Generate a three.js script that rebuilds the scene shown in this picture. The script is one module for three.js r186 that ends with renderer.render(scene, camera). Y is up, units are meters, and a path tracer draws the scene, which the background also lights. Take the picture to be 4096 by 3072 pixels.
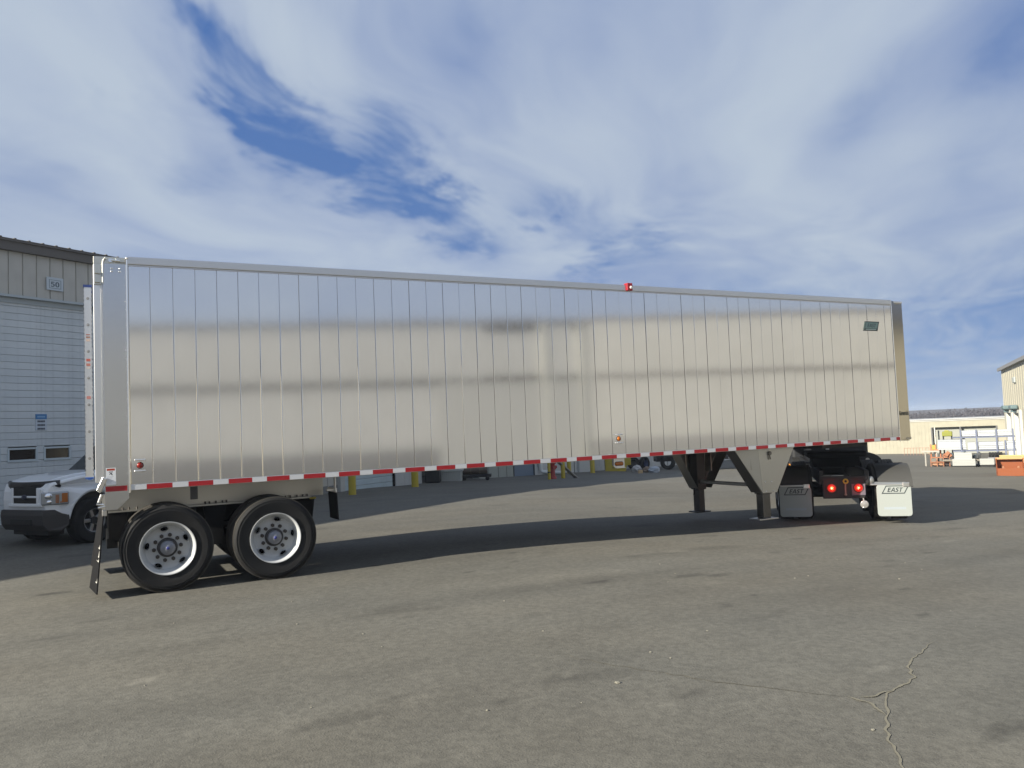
import * as THREE from 'three';
import { RoundedBoxGeometry } from 'three/addons/geometries/RoundedBoxGeometry.js';
import { mergeGeometries, mergeVertices, toCreasedNormals } from 'three/addons/utils/BufferGeometryUtils.js';
import { ImprovedNoise } from 'three/addons/math/ImprovedNoise.js';
import { Brush, Evaluator, SUBTRACTION } from 'three-bvh-csg';
import { FontLoader } from 'three/addons/loaders/FontLoader.js';
import { TextGeometry } from 'three/addons/geometries/TextGeometry.js';

// ---------------------------------------------------------------- camera, sky, sun, exposure
const scene = new THREE.Scene();
const camera = new THREE.PerspectiveCamera(51.5036, 4 / 3, 0.1, 3000);
{
  const r = new THREE.Vector3(0.88677544, -0.04120314, 0.46036032), u = new THREE.Vector3(0.01081809, 0.99759601, 0.06844827), f = new THREE.Vector3(0.4620739, 0.05571803, -0.88508938);
  camera.matrix.makeBasis(r, u, f.clone().negate());
  camera.quaternion.setFromRotationMatrix(camera.matrix);
  camera.position.set(-0.5026, 1.7633, 10.3342);
}
const renderer = new THREE.WebGLRenderer({ antialias: true });
renderer.toneMapping = THREE.LinearToneMapping;
renderer.toneMappingExposure = 1.95;
renderer.shadowMap.enabled = true;

const rad = THREE.MathUtils.degToRad;
const clamp = (x, a = 0, b = 1) => Math.min(b, Math.max(a, x));
const sstep = (a, b, x) => { const t = clamp((x - a) / (b - a)); return t * t * (3 - 2 * t); };
const mix = (a, b, t) => a + (b - a) * t;
let seed = 12345;
const rnd = () => { seed = (seed * 1664525 + 1013904223) >>> 0; return seed / 4294967296; };
const noise = new ImprovedNoise();
function fbm(x, y, z, n = 5, g = 0.5, l = 2.03) { let a = 1, s = 0, w = 0; for (let i = 0; i < n; i++) { s += a * noise.noise(x, y, z); w += a; a *= g; x *= l; y *= l; z = z * l + 7.3; } return s / w; }

const sunEl = rad(25), sunOff = rad(6.5);
const sunDir = new THREE.Vector3(-Math.cos(sunEl) * Math.cos(sunOff), Math.sin(sunEl), Math.cos(sunEl) * Math.sin(sunOff));
{
  const sun = new THREE.DirectionalLight(new THREE.Color().setRGB(1, 0.93, 0.79), 5);
  sun.name = 'sun';
  sun.position.copy(sunDir).multiplyScalar(120);
  sun.castShadow = true;
  Object.assign(sun.shadow.camera, { left: -60, right: 60, top: 40, bottom: -40, near: 1, far: 300 });
  sun.shadow.mapSize.set(4096, 4096);
  sun.shadow.radius = 1;
  scene.add(sun);
}
{ // sky: thin high cloud with blue rifts, by azimuth and elevation
  const SKY = 0.505, W = 4096, H = 2048, data = new Float32Array(W * H * 4);
  // rifts in the cloud: azimuth, elevation, half length, half width, turn, strength
  const rifts = [[5.8, 26.8, 2.6, 0.8, -47, 0.75], [9.0, 23.4, 2.8, 1.7, -45, 1.15], [12.4, 21.0, 3.0, 1.8, -38, 1.1], [21, 18.6, 2.6, 1.6, -35, 0.5], [15.4, 19.0, 2.2, 1.0, -36, 0.9], [18.4, 21.0, 2.2, 1.3, -30, 0.75], [18.2, 17.2, 2.4, 1.2, -15, 0.75], [23.2, 16.2, 2.0, 1.2, -20, 1.1], [25.6, 13.2, 1.8, 1.0, 0, 0.8], [31, 15.3, 2.6, 1.3, -10, 0.75], [34, 12, 1.8, 1.1, 0, 0.85], [38, 12.8, 2.4, 1.2, -10, 0.65], [60.8, 21, 3.4, 2.2, 40, 0.42], [25, 27, 1.6, 2.0, 0, 0.33], [52, 19.5, 3.6, 1.4, 40, 0.4], [1, 22.3, 2.2, 1.3, -30, 0.33], [6.8, 17.4, 2.2, 1.0, 0, 0.38], [44, 9.2, 2.6, 1.3, 0, 0.4], [49, 10.5, 2, 3, 30, 0.3], [-4, 17, 3, 1, -20, 0.25], [60, 5.5, 9, 3.6, 6, 0.75], [57, 14, 3, 1.3, 40, 0.3]];
  const banks = [[50, 24, 8, 4, 30, 0.22], [56, 15, 6, 4, 30, 0.2], [-2, 24, 6, 4, -30, 0.15], [14, 13, 8, 2.2, -12, 0.25], [-3, 13, 7, 1.6, -12, 0.25], [34, 19, 4, 5, -40, 0.25], [48, 12.5, 3, 5, 40, 0.25], [14, 25.5, 4, 1.5, -40, 0.25], [30, 11.5, 4, 0.8, 0, 0.25]];
  const blob = (az, el, b) => { const c = Math.cos(rad(b[4])), s = Math.sin(rad(b[4])), dx = az - b[0], dy = el - b[1]; const p = (dx * c + dy * s) / (b[2] * 1.15), q = (-dx * s + dy * c) / (b[3] * 1.25); return b[5] * Math.exp(-(p * p + q * q) * 0.9); };
  for (let j = 0; j < H; j++) {
    const el = ((j + 0.5) / H - 0.5) * Math.PI, y = Math.sin(el), ce = Math.cos(el), eld = el * 180 / Math.PI;
    for (let i = 0; i < W; i++) {
      const k = (j * W + i) * 4, ph = ((i + 0.5) / W - 0.5) * 2 * Math.PI, x = Math.cos(ph) * ce, z = Math.sin(ph) * ce;
      let R, G, B;
      if (y < -0.02) { R = 0.16; G = 0.155; B = 0.14; } else {
        const e = Math.max(eld, 0);
        const az = Math.atan2(x, -z) * 180 / Math.PI;
        const h = Math.exp(-e / 9);
        R = mix(0.070, 0.33, h); G = mix(0.165, 0.47, h); B = mix(0.43, 0.70, h);
        const q = 1 / (Math.max(y, 0) + 0.14), px = x * q, pz = z * q;
        const wx = fbm(px * 0.8, pz * 0.8, 3.1, 3), wz = fbm(px * 0.8 + 9, pz * 0.8, 5.7, 3);
        // streaks that run along one wind direction
        const a = 0.78 * px - 0.62 * pz, b = 0.62 * px + 0.78 * pz;
        const n1 = fbm(a * 0.75 + wx * 1.1, b * 1.35 + wz * 1.1, 1.7, 6, 0.52);
        const n2 = fbm(a * 3.1 + wx * 2.2, b * 4.2 + wz * 2.2, 8.3, 5, 0.55);
        const n4 = fbm(a * 7 + wx * 5, b * 12 + wz * 3, 12.9, 4, 0.6);
        let d = 0.84 + 0.10 * n4 + 0.55 * n1 + 0.22 * n2 + 0.18 * fbm(px * 0.35, pz * 0.35, 21.5, 2);
        const near = Math.abs(az - 28) < 60 ? 1 : 0;
        let hole = 0, bank = 0;
        if (near) {
          const n3 = fbm(a * 9 + wx * 4, b * 11 + wz * 4, 2.9, 4, 0.6), jx = n2 * 3.2 + n3 * 1.4, jy = n2 * 1.2 + n3 * 1.3;
          for (const r of rifts) hole += blob(az + jx, e + jy, r);
          for (const r of banks) bank += blob(az, e, r);
        }
        if (!near) d += 0.12;
        d += bank - Math.min(hole, 1.0) * (0.82 + 0.9 * n2 - 0.3 * n1 + 0.8 * n4);
        d = clamp(d);
        d = d * d * (3 - 2 * d) * 0.55 + d * 0.45;
        const t = clamp(0.55 + 0.9 * n1 + 0.35 * n2 + bank * 1.1);
        const cr = mix(0.325, 0.49, t), cg = mix(0.405, 0.57, t), cb = mix(0.60, 0.68, t);
        const m = d * mix(0.93, 0.99, t);
        R = mix(R, cr, m); G = mix(G, cg, m); B = mix(B, cb, m);
      }
      data[k] = R * SKY; data[k + 1] = G * SKY; data[k + 2] = B * SKY; data[k + 3] = 1;
    }
  }
  const sky = new THREE.DataTexture(data, W, H, THREE.RGBAFormat, THREE.FloatType);
  sky.mapping = THREE.EquirectangularReflectionMapping; sky.magFilter = sky.minFilter = THREE.LinearFilter; sky.needsUpdate = true;
  scene.background = sky; scene.environment = sky;
}

// ---------------------------------------------------------------- helpers
const used = new Map();
function numbered(n) { const k = used.get(n) || 0; used.set(n, k + 1); return k ? n + '_' + String(k).padStart(3, '0') : n; }
function tag(o, label, category, group, kind) { if (label) o.userData.label = label; if (category) o.userData.category = category; if (group) o.userData.group = group; if (kind) o.userData.kind = kind; return o; }
function thing(name, label, category, [x, y, z] = [0, 0, 0], turn = 0, group) { const g = new THREE.Group(); g.name = numbered(name); g.position.set(x, y, z); g.rotation.y = turn; scene.add(g); return tag(g, label, category, group); }
function part(name, geo, m, parent, label) {
  const o = new THREE.Mesh(Array.isArray(geo) ? merge(geo) : geo, m);
  o.name = parent === scene ? numbered(name) : name + (parent.children.some((c) => c.name === name) ? '_' + String(parent.children.filter((c) => c.name.replace(/_\d{3}$/, '') === name).length).padStart(3, '0') : '');
  o.castShadow = o.receiveShadow = true; parent.add(o); if (label) o.userData.label = label; return o;
}
function rebase(g, x, y, z) { for (const c of g.children) c.position.sub(new THREE.Vector3(x, y, z)); g.position.set(x, y, z); }
const merge = (l) => mergeGeometries(l.map((g) => { const h = g.index ? g.toNonIndexed() : g; for (const n of Object.keys(h.attributes)) if (!['position', 'normal', 'uv'].includes(n)) h.deleteAttribute(n); return h; }));
const box = (x0, x1, y0, y1, z0, z1) => new THREE.BoxGeometry(x1 - x0, y1 - y0, z1 - z0).translate((x0 + x1) / 2, (y0 + y1) / 2, (z0 + z1) / 2);
const rbox = (x0, x1, y0, y1, z0, z1, r = 0.01, s = 2) => new RoundedBoxGeometry(x1 - x0, y1 - y0, z1 - z0, s, Math.min(r, (x1 - x0) / 2.01, (y1 - y0) / 2.01, (z1 - z0) / 2.01)).translate((x0 + x1) / 2, (y0 + y1) / 2, (z0 + z1) / 2);
function rod(a, b, r, seg = 14, r2 = r) { const A = new THREE.Vector3(...a), B = new THREE.Vector3(...b), d = B.clone().sub(A), g = new THREE.CylinderGeometry(r2, r, d.length(), seg); g.applyQuaternion(new THREE.Quaternion().setFromUnitVectors(new THREE.Vector3(0, 1, 0), d.normalize())); return g.translate((A.x + B.x) / 2, (A.y + B.y) / 2, (A.z + B.z) / 2); }
const lathe = (pts, seg = 48) => new THREE.LatheGeometry(pts.map((p) => new THREE.Vector2(p[0], p[1])), seg);
function poly(pts, depth, bevel = 0) { const s = new THREE.Shape(pts.map((p) => new THREE.Vector2(p[0], p[1]))); return new THREE.ExtrudeGeometry(s, { depth, bevelEnabled: bevel > 0, bevelSize: bevel, bevelThickness: bevel, bevelSegments: 2 }); }
function quad(p, q, r, s) { const g = new THREE.BufferGeometry(); g.setAttribute('position', new THREE.Float32BufferAttribute([...p, ...q, ...r, ...p, ...r, ...s], 3)); g.setAttribute('uv', new THREE.Float32BufferAttribute([0, 0, 1, 0, 1, 1, 0, 0, 1, 1, 0, 1], 2)); g.computeVertexNormals(); return g; }
function tube(pts, r, seg = 24, rs = 8) { return new THREE.TubeGeometry(new THREE.CatmullRomCurve3(pts.map((p) => new THREE.Vector3(...p)), false, 'catmullrom', 0.2), seg, r, rs, false); }
const M = (r, g, b, rough = 0.6, metal = 0, more = {}) => new THREE.MeshStandardMaterial({ color: new THREE.Color().setRGB(r, g, b), roughness: rough, metalness: metal, ...more });
function tex(w, h, fn, srgb = true, rep) { // fn(x, y) gives linear r, g, b in 0..1
  const d = new Uint8Array(w * h * 4), enc = (v) => { v = clamp(v); return Math.round(255 * (srgb ? (v <= 0.0031308 ? 12.92 * v : 1.055 * v ** (1 / 2.4) - 0.055) : v)); };
  for (let j = 0; j < h; j++) for (let i = 0; i < w; i++) { const c = fn(i / w, j / h), k = (j * w + i) * 4; d[k] = enc(c[0]); d[k + 1] = enc(c[1]); d[k + 2] = enc(c[2]); d[k + 3] = 255; }
  const t = new THREE.DataTexture(d, w, h); t.wrapS = t.wrapT = THREE.RepeatWrapping; t.magFilter = THREE.LinearFilter; t.minFilter = THREE.LinearMipmapLinearFilter; t.generateMipmaps = true; if (srgb) t.colorSpace = THREE.SRGBColorSpace; if (rep) t.repeat.set(...rep); t.needsUpdate = true; return t;
}
function canvasTex(w, h, draw) { const c = document.createElement('canvas'); c.width = w; c.height = h; const x = c.getContext('2d'); draw(x, w, h); const t = new THREE.CanvasTexture(c); t.colorSpace = THREE.SRGBColorSpace; return t; }
const font = await new FontLoader().loadAsync('fonts/droid/droid_sans_bold.typeface.json');
function letters(s, size, depth, cx, cy, z, squeeze = 1, slant = 0) { const g = new TextGeometry(s, { font, size, depth, curveSegments: 4, bevelEnabled: false }); g.computeBoundingBox(); const b = g.boundingBox; g.translate(-(b.min.x + b.max.x) / 2, -(b.min.y + b.max.y) / 2, 0); g.scale(squeeze, 1, 1); g.applyMatrix4(new THREE.Matrix4().makeShear(0, 0, slant, 0, 0, 0)); return g.translate(cx, cy, z); }
// tiling value noise for textures
function tileNoise(n, sd) { const v = []; let s = sd; for (let i = 0; i < n * n; i++) { s = (s * 1664525 + 1013904223) >>> 0; v.push(s / 4294967296); } return (x, y) => { x *= n; y *= n; const i = Math.floor(x), j = Math.floor(y); let u = x - i, w = y - j; u = u * u * (3 - 2 * u); w = w * w * (3 - 2 * w); const a = (p, q) => v[((q % n + n) % n) * n + ((p % n + n) % n)]; return mix(mix(a(i, j), a(i + 1, j), u), mix(a(i, j + 1), a(i + 1, j + 1), u), w); }; }

// ---------------------------------------------------------------- materials
const n64 = tileNoise(64, 5), n256 = tileNoise(256, 9), n16 = tileNoise(16, 77), n512 = tileNoise(512, 31), n8 = tileNoise(8, 3);
const brushBump = tex(512, 512, (x, y) => { const v = 0.5 * tileNoiseLine(y) + 0.25 * n256(x * 0.25, y) + 0.25 * n16(x, y); return [v, v, v]; }, false);
function tileNoiseLine(y) { return n512(0.37, y); }
const brushRough = tex(512, 512, (x, y) => { const v = 0.82 + 0.12 * n16(x, y) + 0.06 * n256(x * 0.1, y); return [v, v, v]; }, false);
const alu = M(0.80, 0.785, 0.76, 0.092, 1, { roughnessMap: brushRough });
const aluDull = M(0.70, 0.69, 0.665, 0.38, 1);
const aluRail = M(0.62, 0.615, 0.60, 0.34, 1);
const aluBright = M(0.86, 0.85, 0.82, 0.16, 1);
const aluDark = M(0.38, 0.36, 0.33, 0.45, 1);
const steel = M(0.55, 0.53, 0.5, 0.4, 1);
const black = M(0.011, 0.011, 0.012, 0.5);
const blackRough = new THREE.MeshPhysicalMaterial({ color: new THREE.Color().setRGB(0.010, 0.010, 0.011), roughness: 0.85, specularIntensity: 0.25 });
const rubber = new THREE.MeshPhysicalMaterial({ color: new THREE.Color().setRGB(0.013, 0.013, 0.0135), roughness: 0.75, specularIntensity: 0.55, bumpMap: tex(256, 256, (x, y) => { const v = n64(x, y) * 0.6 + n256(x, y) * 0.4; return [v, v, v]; }, false), bumpScale: 0.0008 });
const tread = M(0.04, 0.036, 0.03, 0.85);
const whitePaint = M(0.44, 0.455, 0.465, 0.3);
const redTape = M(0.36, 0.010, 0.016, 0.4);
const whiteTape = M(0.62, 0.63, 0.65, 0.4);
const redLens = M(0.22, 0.012, 0.008, 0.22);
const amberLens = M(0.36, 0.10, 0.008, 0.22);
const yellowPaint = M(0.46, 0.36, 0.035, 0.55);
const rust = M(0.30, 0.13, 0.07, 0.85);

// ---------------------------------------------------------------- ground
function gh(x, z) {
  const sp = (a) => (a > 30 ? a : Math.log1p(Math.exp(a))), far = 0.1 * sp((x - 9) / 2), near = 0.036 * sp((x - 5.3) / 0.8);
  const d = 2.6 * Math.tanh(mix(near, far, sstep(-3.5, -8.5, z)) / 2.6);
  return -d + 0.14 * sstep(-3, -9.5, z) * sstep(4, -3, x) + 0.035 * sstep(-2.5, -6, z) * noise.noise(x * 0.33, z * 0.33, 4.2) * sstep(60, 30, x);
}
{
  const axis = (a, b, step, lo, hi) => { const v = []; for (let x = a; x <= b + 1e-6; x += step) v.push(x); let s = step; while (v[v.length - 1] < hi) { s *= 1.13; v.push(v[v.length - 1] + s); } s = step; while (v[0] > lo) { s *= 1.13; v.unshift(v[0] - s); } return v; };
  const xs = axis(-5, 19, 0.08, -700, 900), zs = axis(-14, 9, 0.08, -900, 700), nx = xs.length, nz = zs.length;
  const spots = []; for (let i = 0; i < 150; i++) { const s = 0.05 + 0.13 * rnd() * rnd(); spots.push([-5 + 22 * rnd(), -1 + 9 * rnd(), s * (1 + 1.2 * rnd()), s * (0.5 + 0.4 * rnd()), rnd() < 0.7 ? -0.2 - 0.3 * rnd() : 0.12 + 0.25 * rnd()]); }
  const pos = new Float32Array(nx * nz * 3), uv = new Float32Array(nx * nz * 2), col = new Float32Array(nx * nz * 3), idx = [];
  for (let j = 0; j < nz; j++) for (let i = 0; i < nx; i++) {
    const k = j * nx + i, x = xs[i], z = zs[j];
    pos[k * 3] = x; pos[k * 3 + 1] = gh(x, z); pos[k * 3 + 2] = z; uv[k * 2] = x / 2.4; uv[k * 2 + 1] = z / 2.4;
    let spot = 0; if (x > -6 && x < 20 && z > -9 && z < 9) for (const q of spots) { const dx = (x - q[0]) / q[2], dz = (z - q[1]) / q[3]; const e = dx * dx + dz * dz; if (e < 1.6) spot += q[4] * sstep(1.5, 0.3, e * (1 + 0.8 * noise.noise(x * 9, z * 9, 2))); }
    const track = 0.10 * (Math.exp(-(((z - 2.6 - 0.05 * x + 0.012 * x * x) / 0.22) ** 2)) + Math.exp(-(((z - 4.5 - 0.03 * x + 0.011 * x * x) / 0.25) ** 2))) * sstep(-0.1, 0.25, fbm(x * 0.35, z * 2.2, 41.1, 3) + 0.12);
    const big = fbm(x * 0.16, z * 0.16, 2.2, 4), streak = fbm((x * 0.95 + z * 0.1) * 0.22, (z - x * 0.06) * 1.5, 6.1, 4), fine = fbm(x * 1.7, z * 1.7, 9.4, 3);
    const oil = sstep(0.28, 0.5, fbm(x * 0.55, z * 1.3, 14.2, 3));
    const speck = sstep(0.50, 0.66, fbm(x * 2.6, z * 3.4, 31.7, 2));
    const v = 1 + 0.34 * big + 0.24 * streak + 0.15 * fine - 0.28 * oil - 0.3 * speck + spot - track;
    const warm = 0.05 * fbm(x * 0.3, z * 0.45, 17.5, 3);
    col[k * 3] = v * (1 + warm); col[k * 3 + 1] = v; col[k * 3 + 2] = v * (1 - 1.4 * warm);
    if (i < nx - 1 && j < nz - 1) idx.push(k, k + nx, k + 1, k + 1, k + nx, k + nx + 1);
  }
  const g = new THREE.BufferGeometry(); g.setAttribute('position', new THREE.BufferAttribute(pos, 3)); g.setAttribute('uv', new THREE.BufferAttribute(uv, 2)); g.setAttribute('color', new THREE.BufferAttribute(col, 3)); g.setIndex(idx); g.computeVertexNormals();
  const stone = (x, y) => { const a = n512(x * 1, y * 1), b = n256(x, y), c = n64(x, y); return [a, b, c]; };
  const map = tex(1024, 1024, (x, y) => { const [a, b, c] = stone(x, y); let v = 0.72 + 0.22 * (c - 0.5) + 0.17 * (b - 0.5) + 0.16 * (a - 0.5); if (a > 0.92 && b > 0.45) v += 0.3 * (a - 0.92) * 12; if (a < 0.08) v -= 0.2; return [0.150 * v, 0.142 * v, 0.118 * v]; });
  const bump = tex(1024, 1024, (x, y) => { const [a, b, c] = stone(x, y); const v = 0.45 * a + 0.4 * b + 0.15 * c; return [v, v, v]; }, false);
  const m = new THREE.MeshStandardMaterial({ map, bumpMap: bump, bumpScale: 0.003, roughness: 0.92, vertexColors: true });
  tag(part('ground', g, m, scene), 'worn grey brown asphalt of the yard with tyre streaks and stains', 'ground', null, 'structure');
}
{ // sandy fill in the cracks of the asphalt
  const ribbon = (pts, w, y = 0.004) => { const c = new THREE.CatmullRomCurve3(pts.map((p) => new THREE.Vector3(p[0], 0, p[1]))), n = pts.length * 14, P = [], I = []; for (let i = 0; i <= n; i++) { const t = i / n, p = c.getPoint(t), d = c.getTangent(t), jx = 0.03 * noise.noise(p.x * 9, p.z * 9, 1), k = w * (0.35 + 0.75 * Math.abs(noise.noise(p.x * 7, p.z * 7, 4)) + 0.35 * rnd()) * Math.min(1, 0.25 + 4 * Math.min(t, 1 - t)); for (const s of [-1, 1]) { const X = p.x - d.z * (k * s + jx), Z = p.z + d.x * (k * s + jx); P.push(X, gh(X, Z) + y, Z); } if (i < n) { const a = i * 2; I.push(a, a + 1, a + 2, a + 2, a + 1, a + 3); } } const g = new THREE.BufferGeometry(); g.setAttribute('position', new THREE.Float32BufferAttribute(P, 3)); g.setAttribute('uv', new THREE.Float32BufferAttribute(P.filter((_, i) => i % 3 !== 1), 2)); g.setIndex(I); g.computeVertexNormals(); return g; };
  const m = M(0.175, 0.162, 0.122, 0.95), m2 = M(0.105, 0.098, 0.078, 0.95);
  tag(part('pavement_crack', [ribbon([[5.22, 6.25], [4.94, 6.35], [4.59, 6.5], [4.27, 6.75], [4.09, 6.79], [3.96, 6.82], [3.62, 7.05], [3.32, 7.3], [3.12, 7.49], [3.0, 7.63], [2.8, 7.9]], 0.0105), ribbon([[3.65, 6.75], [3.67, 6.87], [3.63, 6.98], [3.57, 7.08]], 0.013, 0.006), ribbon([[3.96, 6.82], [3.81, 6.84], [3.71, 6.79]], 0.012, 0.007)], m, scene), 'sand filled forked crack in the asphalt near the camera', 'crack', null, 'structure');
  tag(part('pavement_crack', [ribbon([[2.67, 4.84], [2.73, 5.11], [2.84, 5.35], [2.97, 5.62], [3.07, 5.83], [3.21, 6.12], [3.38, 6.36], [3.52, 6.59], [3.65, 6.75]], 0.007)], m2, scene), 'thin hairline crack running towards the forked crack', 'crack', null, 'structure');
  const peb = []; for (let i = 0; i < 50; i++) { const x = -3 + 12 * rnd(), z = 0.8 + 7 * rnd(), s = 0.004 + 0.009 * rnd() * rnd(); const g = new THREE.IcosahedronGeometry(s, 0); g.scale(1 + rnd(), 0.7, 1 + 0.6 * rnd()); g.rotateY(rnd() * 6); g.translate(x, gh(x, z) + s * 0.4, z); peb.push(g); }
  tag(part('pebbles', peb, M(0.20, 0.19, 0.155, 0.9), scene), 'small loose pebbles and grit scattered over the asphalt', 'pebbles', null, 'stuff');
}
// ---------------------------------------------------------------- buildings
const siding = (r, g, b, rough = 0.6) => M(r, g, b, rough, 0, { map: tex(256, 256, (x, y) => { const v = 0.9 + 0.12 * n16(x, y) - 0.1 * sstep(0.55, 0.9, n64(x, y * 0.12)) * n8(x, y); return [v, v, v]; }), bumpMap: null });
const uvm = (g, s = 1) => { const p = g.attributes.position, n = g.attributes.normal, u = new Float32Array(p.count * 2); for (let i = 0; i < p.count; i++) { const a = Math.abs(n.getX(i)) > 0.7 ? p.getZ(i) : p.getX(i), b = Math.abs(n.getY(i)) > 0.7 ? p.getZ(i) : p.getY(i); u[i * 2] = a * s; u[i * 2 + 1] = b * s; } g.setAttribute('uv', new THREE.BufferAttribute(u, 2)); return g; };
const WT = rad(32.8), WX = -2.3, WZ = -9.3; // the long hall behind the trailer: local x along its front, local z out of it
const wallPt = (s, n = 0) => [WX + s * Math.cos(WT) + n * Math.sin(WT), WZ - s * Math.sin(WT) + n * Math.cos(WT)];
{
  const B = thing('metal_hall', 'tall metal sided hall with a white overhead door at the left edge', 'building', [WX, 0, WZ], WT);
  const wallM = siding(0.50, 0.48, 0.425), trimM = M(0.40, 0.42, 0.43, 0.5), fasc = M(0.12, 0.108, 0.095, 0.6);
  const panelW = 0.2955, hd = 5.04, x0 = -1.3, x1 = 2.95, xe = 14.6;
  part('wall', [box(-16, x0 - 0.15, -1, 6.0, -0.3, -0.06), box(x1 + 0.15, xe, -1, 6.0, -0.3, -0.06), box(x0 - 0.15, x1 + 0.15, hd + 0.02, 6.0, -0.3, -0.06), box(-16, -15.7, -1, 6.0, -18, -0.3), box(xe - 0.3, xe, -1, 6.0, -18, -0.3), box(-16, xe, -1, 6.0, -18.3, -18)].map((g) => uvm(g, 0.3)), wallM, B);
  const sp = (w, y0, y1) => uvm(poly([[0, 0], [w - 0.034, 0], [w - 0.028, -0.016], [w - 0.006, -0.016], [w, 0], [w, -0.03], [0, -0.03]], y1 - y0).rotateX(-Math.PI / 2).translate(0, y0, 0).scale(1, 1, -1).translate(0, 0, 0), 0.3);
  const upG = new THREE.BufferGeometry(); { // one ribbed siding sheet
    const pr = [[0.002, 0], [panelW - 0.03, 0], [panelW - 0.025, -0.02], [panelW - 0.006, -0.02], [panelW, 0]], P = []; for (let i = 0; i < 4; i++) { const a = pr[i], b = pr[i + 1], q = [[a[0], 0, a[1]], [b[0], 0, b[1]], [b[0], 1, b[1]], [a[0], 1, a[1]]]; for (const t of [0, 1, 2, 0, 2, 3]) P.push(...q[t]); } upG.setAttribute('position', new THREE.Float32BufferAttribute(P, 3)); upG.computeVertexNormals(); uvm(upG, 0.3); }
  for (let k = -6; k < 14; k++) { const s = 0.18 - panelW + 0.018 + k * panelW; const o = part('siding_panel', upG, wallM, B); o.position.set(s, hd, -0.02); o.scale.set(1, 6.0 - hd, 1); }
  const low = []; for (let s = x1 + 0.3; s < 10.2; s += panelW) low.push(box(s, s + 0.03, -0.5, 6.0, -0.06, -0.035)); for (let s = -15.9; s < x0 - 0.2; s += panelW) low.push(box(s, s + 0.03, -0.5, 6.0, -0.06, -0.035)); part('wall_ribs', low, wallM, B);
  part('eave_trim', [box(-16.3, xe + 0.2, 5.98, 6.19, -0.02, 0.09), box(-16.3, xe + 0.2, 6.17, 6.222, 0.09, 0.13)], fasc, B);
  const roof = part('roof', (() => { const g = new THREE.BufferGeometry(); return merge([quad([-16.3, 6.224, 0.14], [xe + 0.2, 6.224, 0.14], [xe + 0.2, 7.0, -9.2], [-16.3, 7.0, -9.2]), quad([-16.3, 7.0, -9.2], [xe + 0.2, 7.0, -9.2], [xe + 0.2, 6.224, -18.5], [-16.3, 6.224, -18.5])]); })(), M(0.14, 0.13, 0.12, 0.6), B);
  const rr = []; for (let s = -16; s < xe; s += panelW * 1.0) rr.push(box(s - 0.022, s + 0.022, 6.222, 6.243, -0.3, 0.142)); part('roof_rib', rr, fasc, roof);
  const hdr = part('door_header', [box(x0 - 0.2, x1 + 0.2, 4.99, hd, -0.05, 0.06), box(x0 - 0.2, x1 + 0.2, 4.88, 4.99, -0.1, -0.055)], M(0.42, 0.46, 0.47, 0.5), B);
  // overhead door of narrow ribbed panels
  const dm = [0, 1, 2].map((k) => siding(0.60 + 0.02 * k, 0.635 + 0.018 * k, 0.64 + 0.015 * k, 0.5));
  const D = new THREE.Group(); D.name = 'overhead_door'; B.add(D);
  const slat = rbox(x0, x1, 0.003, 0.1485, -0.13, -0.09, 0.006, 1); uvm(slat, 0.35);
  const win = [[0.22, 0.77], [0.98, 1.51], [-0.55, 0.0]];
  const H = 0.1505; for (let k = 0; k < 33; k++) {
    const y = 0.0 + k * H; if (y > 1.36 && y < 1.78) { let a = x0; const cuts = win.slice().sort((p, q) => p[0] - q[0]); for (const [l, r] of [...cuts, [x1, x1]]) { if (y + H > 1.53 && y < 1.75) { part('door_panel', uvm(rbox(a, l - 0.02, y + 0.006, y + H, -0.13, -0.09, 0.006, 1), 0.35), dm[k % 3], D); a = r + 0.02; } } if (!(y + H > 1.53 && y < 1.75)) part('door_panel', slat, dm[k % 3], D).position.y = y; }
    else part('door_panel', slat, dm[k % 3], D).position.y = y;
  }
  for (const [l, r] of win) { const f = part('door_window', [box(l - 0.04, r + 0.04, 1.745, 1.785, -0.13, -0.075), box(l - 0.04, r + 0.04, 1.485, 1.53, -0.13, -0.07), box(l - 0.04, l, 1.53, 1.745, -0.13, -0.075), box(r, r + 0.04, 1.53, 1.745, -0.13, -0.075)], M(0.52, 0.58, 0.6, 0.5), D); part('pane', box(l, r, 1.53, 1.745, -0.115, -0.108), M(0.035, 0.028, 0.024, 0.12), f); }
  part('door_jamb', [box(x0 - 0.2, x0 - 0.01, -0.3, 4.99, -0.13, 0.02), box(x1 + 0.01, x1 + 0.2, -0.3, 4.99, -0.13, 0.02)], trimM, B);
  part('floor_slab', box(-16, xe, -1.4, -0.55, -18, -0.31), M(0.2, 0.19, 0.17, 0.9), B);
  part('base_strip', box(-16, 10.2, -0.4, 0.2, -0.34, -0.05), M(0.22, 0.22, 0.21, 0.9), B);
  // second door, beside the bollards
  part('door_jamb', [box(10.2, 10.42, -0.6, 3.6, -0.06, 0.08)], M(0.46, 0.46, 0.43, 0.6), B);
  const D2 = new THREE.Group(); D2.name = 'loading_door'; B.add(D2); const d2 = siding(0.44, 0.53, 0.56, 0.5), s2 = uvm(rbox(10.46, 12.93, 0.005, 0.2, -0.04, 0.0, 0.005, 1), 0.35); for (let k = 0; k < 18; k++) part('door_panel', s2, d2, D2).position.y = -0.1 + k * 0.205;
  part('door_seal', box(12.94, 13.03, -0.5, 3.6, -0.06, 0.03), blackRough, B);
  for (const [a, b] of [[13.04, 13.52], [13.53, 13.85], [13.86, 14.12], [14.13, 14.58]]) part('pier_panel', rbox(a, b, -0.6, 6.0, -0.05, 0.05, 0.008, 1), M(0.43, 0.44, 0.43, 0.6), B);
}
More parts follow.
